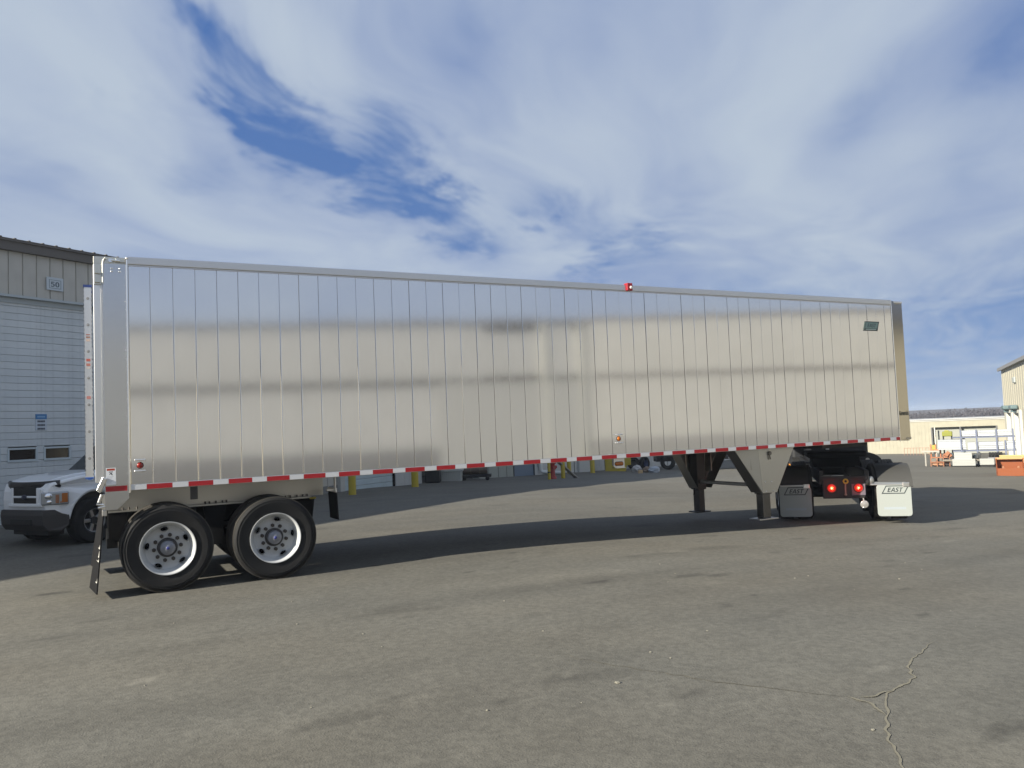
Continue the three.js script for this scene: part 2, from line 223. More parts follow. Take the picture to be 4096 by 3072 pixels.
{ // plates on the hall
  const S = thing('number_sign', 'small white number plate reading 50 above the overhead door', 'sign', [WX, 0, WZ], WT);
  part('plate', rbox(0.975, 1.355, 5.245, 5.54, 0.0, 0.02, 0.01), M(0.5, 0.55, 0.58, 0.5), S); part('border', (() => { const s = new THREE.Shape([[1.03, 5.29], [1.30, 5.29], [1.30, 5.485], [1.03, 5.485]].map((p) => new THREE.Vector2(...p))); s.holes.push(new THREE.Path([[1.042, 5.302], [1.042, 5.473], [1.288, 5.473], [1.288, 5.302]].map((p) => new THREE.Vector2(...p)))); return new THREE.ExtrudeGeometry(s, { depth: 0.003, bevelEnabled: false }).translate(0, 0, 0.02); })(), M(0.22, 0.27, 0.29, 0.5), S);
  part('digits', letters('50', 0.115, 0.003, 1.165, 5.385, 0.02, 1.15), M(0.12, 0.15, 0.17, 0.5), S); rebase2(S, 1.165, 5.245, 0);
  const N = thing('notice_sign', 'white notice with a blue heading fixed on the overhead door', 'sign', [WX, 0, WZ], WT);
  part('sheet', box(0.765, 1.01, 2.15, 2.5, -0.09, -0.078), M(0.52, 0.57, 0.62, 0.5), N); part('heading', box(0.765, 1.01, 2.39, 2.5, -0.078, -0.074), M(0.06, 0.20, 0.42, 0.5), N);
  part('heading_line', box(0.80, 0.97, 2.425, 2.462, -0.074, -0.072), M(0.22, 0.40, 0.6, 0.5), N);
  for (let k = 0; k < 3; k++) part('text_line', [0, 1, 2, 3, 4].map((i) => box(0.808 + i * 0.033, 0.835 + i * 0.033, 2.322 - k * 0.08, 2.362 - k * 0.08, -0.078, -0.075)), M(0.07, 0.08, 0.10, 0.6), N);
  rebase2(N, 0.89, 2.15, -0.09);
}
function rebase2(g, x, y, z) { for (const c of g.children) c.position.sub(new THREE.Vector3(x, y, z)); const v = new THREE.Vector3(x, y, z).applyAxisAngle(new THREE.Vector3(0, 1, 0), g.rotation.y); g.position.add(v); }
{ // lower workshop range that carries on behind the trailer
  const B = thing('workshop', 'lower pale workshop range with an open dark bay and a blue door', 'building', [WX, 0, WZ], WT);
  const wm = siding(0.40, 0.41, 0.38), wm2 = siding(0.5, 0.52, 0.52), top = 4.3, dk = siding(0.30, 0.32, 0.29);
  part('wall', [box(18.6, 21.4, -1.2, top, -0.3, 0), box(14.62, 18.6, 3.4, top, -0.3, 0), box(14.62, 60, -1.6, top, -12.3, -12), box(14.62, 14.9, -1.2, top, -12, -0.3), box(18.6, 18.8, -1.2, top, -12, -0.3), box(59.7, 60, -1.6, top, -12, -0.3)].map((g) => uvm(g, 0.3)), dk, B);
  for (const s of [19.3, 20.1, 20.8]) part('wall_seam', box(s, s + 0.03, -0.8, top, 0, 0.02), M(0.22, 0.23, 0.21, 0.7), B);
  const bd = part('blue_door', rbox(21.46, 23.3, -0.9, 2.4, -0.1, -0.02, 0.01), M(0.10, 0.15, 0.22, 0.5), B); part('door_frame', [box(21.4, 21.46, -0.9, 2.45, -0.15, 0.03), box(23.3, 23.36, -0.9, 2.45, -0.15, 0.03), box(21.4, 23.36, 2.4, 2.46, -0.15, 0.032)], M(0.06, 0.07, 0.08, 0.6), bd);
  part('wall', [box(23.36, 60, -1.6, top, -0.3, 0), box(21.4, 23.36, 2.46, top, -0.3, 0)].map((g) => uvm(g, 0.3)), wm2, B);
  for (const s of [27.6, 31.5, 33.2, 38, 42, 46, 50]) part('wall_seam', box(s, s + 0.06, -1.4, top, 0, 0.025), M(0.16, 0.17, 0.17, 0.7), B);
  part('pier_panel', rbox(28.0, 29.6, -1.4, top, 0, 0.12, 0.01), M(0.46, 0.48, 0.48, 0.6), B);
  part('roof', box(14.62, 60.3, top, top + 0.16, -12.4, 0.25), M(0.12, 0.11, 0.10, 0.6), B);
  part('bay_floor', box(14.9, 18.6, -1.2, -0.1, -12, -0.35), M(0.06, 0.058, 0.055, 0.9), B);
}
{ // far end of the yard
  const F = thing('far_shed', 'long low cream shed closing the far end of the yard', 'building', [68, -2.15, -35], rad(-57));
  const cm = siding(0.36, 0.34, 0.265), g = (a, b, c, d, e, f) => uvm(box(a, b, c, d, e, f), 0.2);
  part('wall', [g(-60, -1.98, -1, 3.1, -0.2, 0), g(3.2, 14, -1, 3.1, -0.2, 0), g(-1.98, 3.2, 2.42, 3.1, -0.2, 0), g(-60, 14, -1, 3.1, -12, -11.8)], cm, F);
  part('roof', [box(-60, 14, 3.1, 3.16, -12, 0.15), box(-60, 14, 2.98, 3.09, 0, 0.06)], M(0.5, 0.5, 0.48, 0.5), F);
  const ribs = []; for (let s = -40; s < -2.1; s += 0.3) ribs.push(box(s, s + 0.04, -0.6, 2.98, 0, 0.02)); part('wall_ribs', ribs, cm, F);
  part('wall_seam', box(1.3, 1.34, 2.43, 2.97, 0, 0.02), M(0.4, 0.37, 0.28, 0.7), F);
  for (const s of [-1.98, 0.3, 3.1]) part('post', box(s, s + 0.12, -0.5, 2.42, -0.15, 0.04), M(0.12, 0.12, 0.12, 0.7), F); part('post', box(-1.72, -1.64, -0.5, 2.42, 0.1, 0.18), M(0.6, 0.58, 0.52, 0.6), F);
  part('bay_back', box(-1.98, 3.2, -0.5, 2.42, -0.55, -0.45), M(0.30, 0.31, 0.28, 0.8), F);
  const R = thing('dock_warehouse', 'tall cream gable roofed warehouse with white dock doors at the right edge', 'building', [63.8, -2.1, -28.3], rad(35.9));
  // local x towards the far corner, local -z is the side that faces the yard
  const wy = 6.86;
  const h = (a, b, c, d, e, f) => uvm(box(a, b, c, d, e, f), 0.2);
  part('wall', [h(-46, -2.45, 3.72, wy, 0, 0.3), h(-4.55, -2.45, -1, 3.72, 0, 0.3), h(-9.58, -8.73, -1, 3.72, 0, 0.3), h(-46, -13.4, -1, 3.72, 0, 0.3), h(-2.75, -2.45, -1, wy, 0.3, 20), h(-46, -45.7, -1, wy, 0.3, 20), h(-46, -2.45, -1, wy, 20, 20.3)], siding(0.45, 0.425, 0.335), R);
  const edge = []; for (let s = -45.9; s < -2.6; s += 1.2) edge.push(box(s, s + 0.05, 3.75, wy, -0.02, 0)); part('wall_ribs', edge, siding(0.43, 0.405, 0.32), R);
  part('roof', [(() => { const q = quad([-46.5, wy + 0.02, -0.2], [-2.3, wy + 0.02, -0.2], [-2.3, wy + 1.2, 10], [-46.5, wy + 1.2, 10]); return q; })(), quad([-46.5, wy + 1.2, 10], [-2.1, wy + 1.2, 10], [-2.1, wy, 20.6], [-46.5, wy, 20.6]), box(-46.5, -2.1, wy - 0.12, wy + 0.1, -0.25, -0.12)], M(0.2, 0.2, 0.2, 0.6), R);
  for (const [a, b] of [[-8.73, -4.55], [-13.4, -9.58]]) { const d = part('dock_door', box(a + 0.6, b - 0.6, -1, 3.5, 0.1, 0.16), M(0.46, 0.48, 0.50, 0.5), R); part('door_frame', [box(a, a + 0.6, -1, 3.72, -0.12, 0.1), box(b - 0.6, b, -1, 3.72, -0.12, 0.1), box(a + 0.6, b - 0.6, 3.5, 3.72, -0.12, 0.1)], M(0.52, 0.51, 0.46, 0.6), d); part('wall_lamp', [rbox((a + b) / 2 - 0.7, (a + b) / 2 + 0.7, 3.75, 4.05, -0.5, -0.05, 0.1), rbox((a + b) / 2 - 0.35, (a + b) / 2 + 0.35, 3.55, 3.76, -0.4, -0.05, 0.05)], M(0.10, 0.15, 0.16, 0.5), R); }
  part('vent', rbox(-11.6, -10.6, 5.55, 5.95, -0.12, 0, 0.05), M(0.35, 0.38, 0.36, 0.6), R);
}
{ // the warehouse behind the camera, mirrored in the trailer
  const A = thing('rear_warehouse', 'cream warehouse behind the viewer seen mirrored in the trailer side', 'building', [0.8, -0.3, 20.5], rad(16));
  const w = siding(0.68, 0.672, 0.64), w2 = siding(0.54, 0.535, 0.51), band = M(0.17, 0.165, 0.16, 0.7);
  const hh = 6.25; // local -z faces the trailer
  part('wall', [uvm(box(-28, 16.3, 1.45, hh, 0, 0.4), 0.2), uvm(box(-28, 16.3, -1, hh, 12, 12.4), 0.2), uvm(box(-28, -27.6, -1, hh, 0.4, 12), 0.2)], w, A);
  part('plinth', box(-28, 16.3, -1, 1.45, -0.02, 0.4), M(0.27, 0.27, 0.27, 0.8), A);
  part('roof', [quad([-28.3, hh + 0.022, -0.02], [17, hh + 0.022, -0.02], [17, hh + 1.0, 12.6], [-28.3, hh + 1.0, 12.6])], M(0.3, 0.3, 0.3, 0.6), A);
  part('eave_trim', box(-28.2, 17, hh - 0.22, hh + 0.02, -0.02, 0), M(0.27, 0.26, 0.25, 0.7), A); part('louvre', [[12.4, 14.5], [15.85, 16.28]].map(([p, q]) => box(p, q, hh - 0.42, hh - 0.2, -0.032, 0)), M(0.07, 0.065, 0.06, 0.7), A);
  part('wall_band', [box(-28, 12.4, 3.86, 4.06, -0.02, 0), box(14.5, 15.85, 3.88, 4.06, -0.02, 0)], band, A); part('louvre', [[12.4, 14.5], [15.85, 16.28]].map(([p, q]) => box(p, q, 3.8, 4.08, -0.025, 0)), M(0.07, 0.065, 0.06, 0.7), A); part('wall_strip', [box(-28, 12.4, 3.80, 3.85, -0.02, 0)], band, A);
  for (const s of [14.6, 16.05]) part('door_jamb', box(s, s + 0.18, -0.4, hh - 0.12, -0.035, 0), M(0.82, 0.80, 0.70, 0.6), A);
  for (const [a, b] of [[10.6, 14.6], [14.78, 16.05]]) part('dock_door', box(a, b, 0.2, 3.86, -0.03, -0.021), M(0.58, 0.575, 0.545, 0.6), A);
  const Bw = thing('side_warehouse', 'second cream warehouse beyond it seen mirrored in the trailer front', 'building', [16.45, -0.4, 16.03], rad(24));
  part('wall', [uvm(box(0, 34, 1.6, 6.4, 0, 0.4), 0.2), uvm(box(0, 34, -1, 6.4, 12, 12.4), 0.2)], w2, Bw); part('plinth', box(0, 34, -2, 1.6, -0.02, 0.4), M(0.30, 0.30, 0.295, 0.8), Bw);
  part('roof', quad([0, 6.422, -0.02], [34.3, 6.422, -0.02], [34.3, 7.4, 12.6], [-0.3, 7.4, 12.6]), M(0.3, 0.3, 0.3, 0.6), Bw); part('eave_trim', box(0, 34, 6.22, 6.42, -0.02, 0), M(0.27, 0.26, 0.25, 0.7), Bw);
  part('wall_band', box(0.3, 34, 3.98, 4.15, -0.02, 0), band, Bw);
}
{ // winter trees along the horizon
  const gs = []; let s0 = seed; seed = 991;
  for (let i = 0; i < 300; i++) { const az = rad(50 + 16 * rnd()), d = 230 + 60 * rnd(), x = -0.5 + d * Math.sin(az), z = 10.3 - d * Math.cos(az), h = 3.3 + 0.7 * rnd() + 1.6 * Math.max(0, noise.noise(x * 0.06, z * 0.06, 1.5)); for (let k = 0; k < 60; k++) { const a = rnd() * 6.28, r = Math.sqrt(rnd()) * 2.0, y = h * (0.3 + 0.7 * rnd() * (1 - 0.15 * r)); const t = new THREE.TetrahedronGeometry(0.14 + 0.16 * rnd(), 0); t.scale(1, 1.1, 1); t.rotateX(rnd() * 1.4 - 0.7); t.rotateY(rnd() * 6); gs.push(t.translate(x + r * Math.cos(a), -2.4 + y, z + r * Math.sin(a))); } gs.push(rod([x, -3, z], [x, -2.4 + h * 0.7, z], 0.18, 5)); }
  seed = s0;
  tag(part('tree_line', gs, M(0.075, 0.068, 0.075, 0.95), scene), 'distant grey line of bare winter trees on the horizon', 'trees', null, 'stuff');
  tag(part('hill', new THREE.SphereGeometry(1, 96, 12, 0, 6.283, 0, Math.PI / 2).scale(420, 5.4, 60).rotateY(rad(-57)).translate(345, -3, -225), M(0.085, 0.078, 0.08, 0.95), scene), 'low brown rise far behind the cream shed', 'hill', null, 'structure');
}
scene.fog = new THREE.FogExp2(new THREE.Color().setRGB(0.62, 0.72, 0.88), 0.0006);
// ---------------------------------------------------------------- the trailer
// wheels: axis along z, outer side at +z
function tyreGeo(R, w, rb) { const h = w / 2, p = []; const prof = [[rb, -h * 0.72], [rb + 0.006, -h * 0.87], [rb + 0.016, -h * 0.9], [rb + 0.02, -h * 0.87], [rb + (R - rb) * 0.35, -h * 0.99], [rb + (R - rb) * 0.62, -h], [rb + (R - rb) * 0.64, -h * 1.025], [rb + (R - rb) * 0.67, -h * 1.025], [rb + (R - rb) * 0.69, -h * 0.985], [rb + (R - rb) * 0.78, -h * 0.985], [rb + (R - rb) * 0.79, -h * 1.0], [R - 0.045, -h * 0.93], [R - 0.012, -h * 0.86]]; for (const q of prof) p.push(q); return lathe([...p, ...prof.slice().reverse().map((q) => [q[0], -q[1]])], 72).rotateX(Math.PI / 2); }
function treadGeo(R, w) { const h = w / 2 * 0.86, p = [[R - 0.014, -h]]; const n = 5; for (let i = 0; i < n; i++) { const a = -h + (2 * h) * i / n, b = -h + (2 * h) * (i + 1) / n; const g = 0.005; p.push([R, a + (i ? g : 0.004)], [R, b - (i < n - 1 ? g : 0.004)]); if (i < n - 1) p.push([R - 0.013, b - g + 0.001], [R - 0.013, b + g - 0.001]); } p.push([R - 0.014, h]); return toCreasedNormals(lathe(p, 72).rotateX(Math.PI / 2), 0.5); }
const ev = new Evaluator(); ev.attributes = ['position', 'normal', 'uv']; ev.useGroups = false;
const rimGeo = (() => { // deep white disc rim, mouth at z = 0, disc at z = -0.125
  let g = lathe([[0.098, -0.137], [0.098, -0.123], [0.19, -0.123], [0.205, -0.128], [0.232, -0.122], [0.250, -0.118], [0.257, -0.108], [0.290, -0.016], [0.296, -0.005], [0.306, 0.003], [0.313, 0.003], [0.313, -0.01], [0.304, -0.02], [0.299, -0.04], [0.275, -0.12], [0.255, -0.135], [0.205, -0.143], [0.098, -0.137]], 72).rotateX(Math.PI / 2);
  g = mergeVertices(g); let b = new Brush(g); b.updateMatrixWorld();
  for (let k = 0; k < 5; k++) { const c = new THREE.CylinderGeometry(1, 1, 0.12, 20).rotateX(Math.PI / 2).scale(0.025, 0.043, 1); const h = new Brush(c); h.position.set(0.226, 0, -0.128); const piv = new THREE.Matrix4().makeRotationZ(k * Math.PI * 2 / 5 + 0.35); h.updateMatrix(); h.applyMatrix4(piv); h.updateMatrixWorld(); b = ev.evaluate(b, h, SUBTRACTION); }
  return toCreasedNormals(b.geometry, 0.6);
})();
const hubGeo = merge([lathe([[0.0, -0.02], [0.022, -0.021], [0.024, -0.026], [0.04, -0.027], [0.043, -0.034], [0.058, -0.034], [0.062, -0.042], [0.078, -0.046], [0.084, -0.06], [0.086, -0.15]].slice().reverse(), 40).rotateX(Math.PI / 2)]);
const hubRing = lathe([[0.114, -0.15], [0.114, -0.11], [0.106, -0.104], [0.084, -0.104]], 40).rotateX(Math.PI / 2);
const nutGeo = merge([new THREE.CylinderGeometry(0.0235, 0.0235, 0.034, 6).rotateX(Math.PI / 2).translate(0, 0, -0.106), new THREE.CylinderGeometry(0.011, 0.011, 0.02, 8).rotateX(Math.PI / 2).translate(0, 0, -0.082)]);
const nutMat = M(0.045, 0.038, 0.032, 0.6), hubMat = M(0.20, 0.21, 0.24, 0.42, 0.25), hubDark = M(0.03, 0.03, 0.033, 0.5);
const tyreT = tyreGeo(0.515, 0.285, 0.305), treadT = treadGeo(0.515, 0.285);
function dualWheel(parent, x, y, z, turn, flip, full) { // a pair of tyres on one hub end
  const w = new THREE.Group(); w.name = 'wheel' + (parent.children.some((c) => c.name.startsWith('wheel')) ? '_' + String(parent.children.filter((c) => c.name.startsWith('wheel')).length).padStart(3, '0') : ''); w.position.set(x, y, z); w.rotation.set(0, flip ? Math.PI : 0, 0); parent.add(w);
  for (const dz of [-0.145, -0.475]) { part('tyre', tyreT.clone().translate(0, 0, dz), rubber, w); part('tread', treadT.clone().translate(0, 0, dz), tread, w); }
  const rim = part('rim', rimGeo.clone().rotateZ(turn), whitePaint, w); part('inner_rim', lathe([[0.10, -0.36], [0.28, -0.36], [0.312, -0.33], [0.312, -0.62], [0.28, -0.6], [0.28, -0.37]], 40).rotateX(Math.PI / 2), blackRough, w);
  part('brake_drum', lathe([[0.0, -0.15], [0.2, -0.15], [0.21, -0.17], [0.21, -0.5], [0, -0.5]], 32).rotateX(Math.PI / 2), blackRough, w);
  if (full) {
    part('hub_cap', hubGeo, hubMat, w); part('hub_ring', hubRing, hubDark, w); part('hub_plug', new THREE.SphereGeometry(0.02, 16, 10).scale(1, 1, 0.4).translate(0, 0, -0.02), M(0.04, 0.05, 0.22, 0.35), w);
    for (let k = 0; k < 10; k++) { const a = k * Math.PI / 5 + turn; part('lug_nut', nutGeo, nutMat, w).position.set(0.15 * Math.cos(a), 0.15 * Math.sin(a), 0); }
  }
  return w;
}
const trailer = thing('semi_trailer', 'long silver aluminium box trailer with red and white tape along its bottom rail', 'semi-trailer');
{
  const T = trailer, xr = -0.436, xf = 13.37, zb = -2.6, yt = 3.98, yb = 1.225;
  // ribbed side of interlocking panels, each a plank with chamfered edges
  const panelGeo = (w, y0, y1) => { const c = 0.005, d = 0.0035, pr = [[0, -0.022], [0, -d], [c, 0], [w - c, 0], [w, -d], [w, -0.022]], P = [], U = []; for (let i = 0; i < 5; i++) { const [a, b] = [pr[i], pr[i + 1]]; const q = [[a[0], y0, a[1]], [b[0], y0, b[1]], [b[0], y1, b[1]], [a[0], y1, a[1]]]; for (const t of [0, 1, 2, 0, 2, 3]) { P.push(...q[t]); U.push(q[t][0], q[t][1]); } } const g = new THREE.BufferGeometry(); g.setAttribute('position', new THREE.Float32BufferAttribute(P, 3)); g.setAttribute('uv', new THREE.Float32BufferAttribute(U, 2)); g.computeVertexNormals(); return g; };
  const edges = [-0.166]; for (let k = 0; k < 53; k++) edges.push(0.069 + 0.2518 * k); edges.push(13.362);
  const std = panelGeo(0.2478, 1.29, 3.868);
  for (let i = 0; i + 1 < edges.length; i++) { const w = edges[i + 1] - edges[i] - 0.004; const o = part('side_panel', Math.abs(w - 0.2478) < 1e-3 ? std : panelGeo(w, 1.29, 3.868), alu, T); o.position.set(edges[i] + 0.002, 0, 0); o.rotation.set(rad((rnd() - 0.5) * 0.1), rad((rnd() - 0.5) * 0.25), 0); }
  part('inner_wall', box(-0.17, 13.36, 1.25, 3.9, -0.05, -0.024), aluDark, T);
  part('far_wall', box(-0.17, 13.75, 1.25, 3.97, zb, zb + 0.05), aluDull, T);
  part('floor', box(-0.42, 13.8, 1.236, 1.262, zb + 0.06, -0.06), aluDark, T);
  const beams = []; for (let x = 0.1; x < 13.4; x += 0.4) beams.push(box(x, x + 0.06, 1.195, 1.235, zb + 0.75, -0.8)); part('cross_members', beams, aluDark, T);
  part('roof', box(-0.17, 13.75, 3.93, 3.965, zb + 0.03, -0.03), aluDull, T);
  part('top_rail', [rbox(-0.18, xf, 3.882, yt, -0.1, 0.014, 0.012, 3), rbox(-0.18, xf, 3.866, 3.884, -0.05, 0.006, 0.004)], aluRail, T);
  part('bottom_rail', rbox(-0.17, xf, yb, 1.294, -0.1, 0.008, 0.006), aluRail, T);
  for (let i = 0; i < 30; i++) {
    const x = i * 0.4572, e = Math.min(x + 0.279, xf - 0.004); part('red_tape', box(x, e, 1.231, 1.288, 0.0075, 0.0095), redTape, T);
    if (x + 0.4572 < xf) part('white_tape', box(x + 0.281, x + 0.4552, 1.231, 1.288, 0.0075, 0.0095), whiteTape, T);
  }
  part('white_tape', box(-0.165, -0.002, 1.231, 1.288, 0.0075, 0.0095), whiteTape, T);
  // rear post and its hinge head
  const post = part('rear_post', poly([[-0.432, 3.88], [-0.432, 1.019], [-0.31, 1.02], [-0.19, 1.137], [-0.19, 3.88]], 0.1, 0.004).translate(0, 0, -0.1), M(0.60, 0.605, 0.605, 0.2, 1), T);
  part('red_tape', box(-0.43, -0.205, 1.228, 1.288, 0.0045, 0.0065), redTape, post);
  for (const [x, y] of [[-0.335, 3.83], [-0.335, 3.795], [-0.255, 3.83], [-0.255, 3.795]]) part('rivet', new THREE.SphereGeometry(0.015, 12, 8).scale(1, 0.7, 0.55).translate(x, y, 0.004), aluBright, post);
  const sticker = part('warning_sticker', box(-0.425, -0.322, 1.305, 1.50, 0.0045, 0.006), M(0.78, 0.79, 0.8, 0.5), post);
  sticker.material = M(1, 1, 1, 0.5, 0, { map: canvasTex(128, 256, (c, w, h) => { c.fillStyle = '#e6e8ea'; c.fillRect(0, 0, w, h); c.fillStyle = '#a8381c'; c.fillRect(12, 12, 104, 30); c.fillStyle = '#26262a'; c.fillRect(38, 56, 52, 12); c.beginPath(); c.moveTo(60, 76); c.lineTo(74, 76); c.lineTo(88, 112); c.lineTo(76, 112); c.lineTo(62, 90); c.lineTo(48, 104); c.lineTo(44, 92); c.fill(); c.fillStyle = '#aab0b8'; for (let i = 0; i < 6; i++) c.fillRect(16, 132 + i * 18, 80 - (i % 3) * 14, 6); }) });
  part('corner_bead', [rod([-0.178, 1.2, 0.004], [-0.178, 3.972, 0.004], 0.0115), new THREE.SphereGeometry(0.02, 12, 8).translate(-0.178, 3.96, 0.006)], aluBright, T);
  const rivs = []; for (let i = 0; i < 26; i++) rivs.push(new THREE.SphereGeometry(0.006, 8, 6).scale(1, 1, 0.5).translate(-0.199, 1.33 + i * 0.096, 0.004)); part('rivet_row', rivs, aluBright, T);
  part('hinge_head', [rbox(-0.53, -0.19, 3.882, 3.968, -0.1, -0.012, 0.006), rbox(-0.3, -0.196, 3.9, 3.955, -0.02, 0.006, 0.01)], M(0.6, 0.59, 0.53, 0.35, 1), T);
  part('hinge_pin', [rod([-0.35, 3.925, -0.03], [-0.35, 3.925, 0.012], 0.024), rod([-0.345, 3.925, 0], [-0.25, 3.922, 0], 0.016)], aluBright, T);
  part('hinge_arm', [tube([[-0.43, 3.64, 0.0], [-0.43, 3.80, 0.0], [-0.425, 3.915, 0.0], [-0.40, 3.955, 0.0]], 0.012), rbox(-0.527, -0.447, 3.63, 3.88, -0.03, 0.004, 0.006), rod([-0.515, 3.66, 0.008], [-0.46, 3.66, 0.008], 0.012), rod([-0.515, 3.77, 0.008], [-0.455, 3.765, 0.008], 0.014)], M(0.6, 0.6, 0.55, 0.35, 1), T);
  const gate = part('tailgate', [rbox(-0.532, -0.452, 1.335, 3.875, zb, -0.012, 0.008), rbox(-0.452, -0.437, 1.335, 3.9, -0.2, -0.02, 0.003)], M(0.78, 0.78, 0.77, 0.34, 1), T);
  part('latch_hook', [rbox(-0.03, 0.03, -0.085, 0.085, -0.05, 0.03, 0.012).rotateZ(-0.42).translate(-0.467, 1.315, 0), rod([-0.5, 1.23, 0], [-0.475, 1.26, 0], 0.02)], aluBright, T);
  part('latch_arm', [rod([-0.5, 1.11, 0.01], [-0.468, 1.2, 0.01], 0.021), rod([-0.525, 1.095, 0.01], [-0.45, 1.08, 0.01], 0.012), rod([-0.51, 1.05, 0], [-0.44, 1.06, 0], 0.014), rbox(-0.47, -0.43, 1.02, 1.2, -0.06, -0.01, 0.004)], aluBright, T);
  part('latch_jaw', [rbox(-0.462, -0.435, 1.0, 1.16, -0.4, -0.08, 0.004), rbox(-0.47, -0.42, 0.95, 1.02, -0.08, 0, 0.006)], steel, T);
  // nose
  part('nose_panel', [(() => { const g = box(0, 0.485, 1.222, 3.965, -0.03, 0); g.rotateY(rad(13)); return g.translate(13.372, 0, -0.001); })()], M(0.27, 0.255, 0.235, 0.24, 1), T);
  part('nose_trim', rod([13.372, 1.2, 0.004], [13.372, 3.98, 0.004], 0.009), aluBright, T);
  part('front_wall', box(13.79, 13.84, 1.2, 3.965, zb + 0.1, -0.13), aluDull, T);
  part('side_lamp', [new THREE.SphereGeometry(0.03, 12, 8).translate(13.87, 3.5, -0.16), new THREE.SphereGeometry(0.03, 12, 8).translate(13.87, 1.58, -0.16)], redLens, T);
  { const g = letters('Genesis', 0.085, 0.002, 0.26, 0, 0.001, 0.95).rotateY(rad(13)).translate(13.372, 1.75, 0); part('lettering', g, M(0.03, 0.035, 0.035, 0.5), T); }
  // maker's plate, a slanted parallelogram
  { const g = box(-0.195, 0.195, -0.091, 0.091, 0, 0.006); g.applyMatrix4(new THREE.Matrix4().makeShear(0, 0, 0.34, 0, 0, 0)); g.translate(12.76, 3.447, 0.003);
    part('maker_plate', g, M(1, 1, 1, 0.4, 0, { map: canvasTex(256, 128, (c, w, h) => { c.fillStyle = '#1c2a2c'; c.fillRect(0, 0, w, h); c.fillStyle = '#5f7876'; c.fillRect(16, 12, w - 30, 84); c.fillStyle = '#19292c'; c.font = 'bold 70px sans-serif'; c.textAlign = 'center'; c.textBaseline = 'middle'; c.fillText('EAST', w / 2, 56, 190); c.fillStyle = '#8a9a96'; c.fillRect(30, 103, w - 60, 12); }) }), T); }
  // marker lamps between two polished guard bars
  for (const [x, y, m] of [[-0.068, 1.512, redLens], [6.736, 1.536, amberLens]]) {
    const l = part('marker_lamp', new THREE.SphereGeometry(0.034, 24, 16).scale(1, 1, 0.75).translate(x, y, 0.006), m, T); part('lamp_base', lathe([[0.04, 0], [0.04, 0.008], [0.03, 0.01]], 24).rotateX(Math.PI / 2).translate(x, y, 0), black, l);
    for (const s of [-1, 1]) part('guard_bar', [rbox(x - 0.06, x + 0.06, y + s * 0.064 - 0.009, y + s * 0.064 + 0.009, 0, 0.045, 0.008, 3), ], M(0.9, 0.9, 0.88, 0.3, 1), l);
  }
  const cl = part('clearance_lamp', rbox(7.012, 7.118, 3.884, 4.008, -0.05, 0.05, 0.012), M(0.30, 0.01, 0.02, 0.35), T); part('lens', new THREE.SphereGeometry(0.025, 16, 12).scale(1, 1, 0.6).translate(7.085, 3.935, 0.05), M(0.75, 0.72, 0.66, 0.25), cl);
  const sl = part('lamp_bracket', [poly([[6.645, 1.225], [6.645, 1.12], [6.69, 1.078], [6.86, 1.078], [6.86, 1.225]], 0.012).translate(0, 0, -0.06), box(6.64, 6.65, 1.12, 1.225, -0.07, -0.02), box(6.69, 6.86, 1.074, 1.083, -0.07, -0.02)], M(0.72, 0.71, 0.69, 0.4, 1), T);
  part('turn_lamp', new THREE.CapsuleGeometry(0.028, 0.1, 6, 16).rotateZ(Math.PI / 2).scale(1, 1, 0.6).translate(6.755, 1.142, -0.046), amberLens, sl); part('grommet', new THREE.CapsuleGeometry(0.036, 0.1, 6, 16).rotateZ(Math.PI / 2).scale(1, 1, 0.3).translate(6.755, 1.142, -0.05), black, sl);
  // bogie slider, hangers, axles
  part('slider_box', box(-0.40, 2.26, 0.955, 1.225, -1.85, -0.75), M(0.46, 0.445, 0.41, 0.34, 1), T);
  part('slider_flange', rbox(-0.40, 2.08, 0.93, 0.953, -1.9, -0.67, 0.003), M(0.5, 0.49, 0.45, 0.45, 1), T);
  for (const x of [-0.24, -0.17, -0.08, 0.72, 0.77, 0.85, 0.93, 0.98, 1.74, 1.80, 1.89, 1.97, 2.03]) part('bolt', new THREE.CylinderGeometry(0.011, 0.011, 0.035, 6).translate(x, 0.968, -0.70), M(0.12, 0.11, 0.1, 0.6, 0.5), T);
  part('data_plate', box(0.545, 0.635, 1.02, 1.19, -0.749, -0.744), M(0.16, 0.16, 0.18, 0.5), T);
  for (const x of [-0.05, 0.84, 2.0]) part('spring_hanger', [poly([[x - 0.14, 0.93], [x + 0.14, 0.93], [x + 0.07, 0.42], [x - 0.07, 0.42]], 0.12).translate(0, 0, -0.86)], blackRough, T), part('spring_hanger', poly([[x - 0.14, 0.93], [x + 0.14, 0.93], [x + 0.07, 0.42], [x - 0.07, 0.42]], 0.12).translate(0, 0, -1.86), blackRough, T);
  for (const x of [0.2215, 1.4665]) part('axle', [rod([x, 0.515, -0.3], [x, 0.515, -2.3], 0.07), rbox(x - 0.5, x + 0.45, 0.52, 0.62, -0.9, -0.76, 0.02), rbox(x - 0.5, x + 0.45, 0.52, 0.62, -1.84, -1.7, 0.02), rod([x + 0.02, 0.62, -0.83], [x + 0.02, 0.93, -0.83], 0.12), rod([x + 0.02, 0.62, -1.77], [x + 0.02, 0.93, -1.77], 0.12)], blackRough, T);
  part('slider_stop', box(2.06, 2.14, 0.915, 0.94, -0.72, -0.66), yellowPaint, T);
  part('under_ride_guard', [box(-0.42, -0.3, 0.5, 0.62, zb + 0.5, -0.7), box(-0.40, -0.2, 0.6, 0.955, -0.95, -0.68), box(-0.40, -0.2, 0.6, 0.955, -1.9, -1.65)], blackRough, T);
  dualWheel(T, 0.2215, 0.515, -0.012, 0.12, false, true); dualWheel(T, 1.4665, 0.515, -0.012, -0.2, false, true);
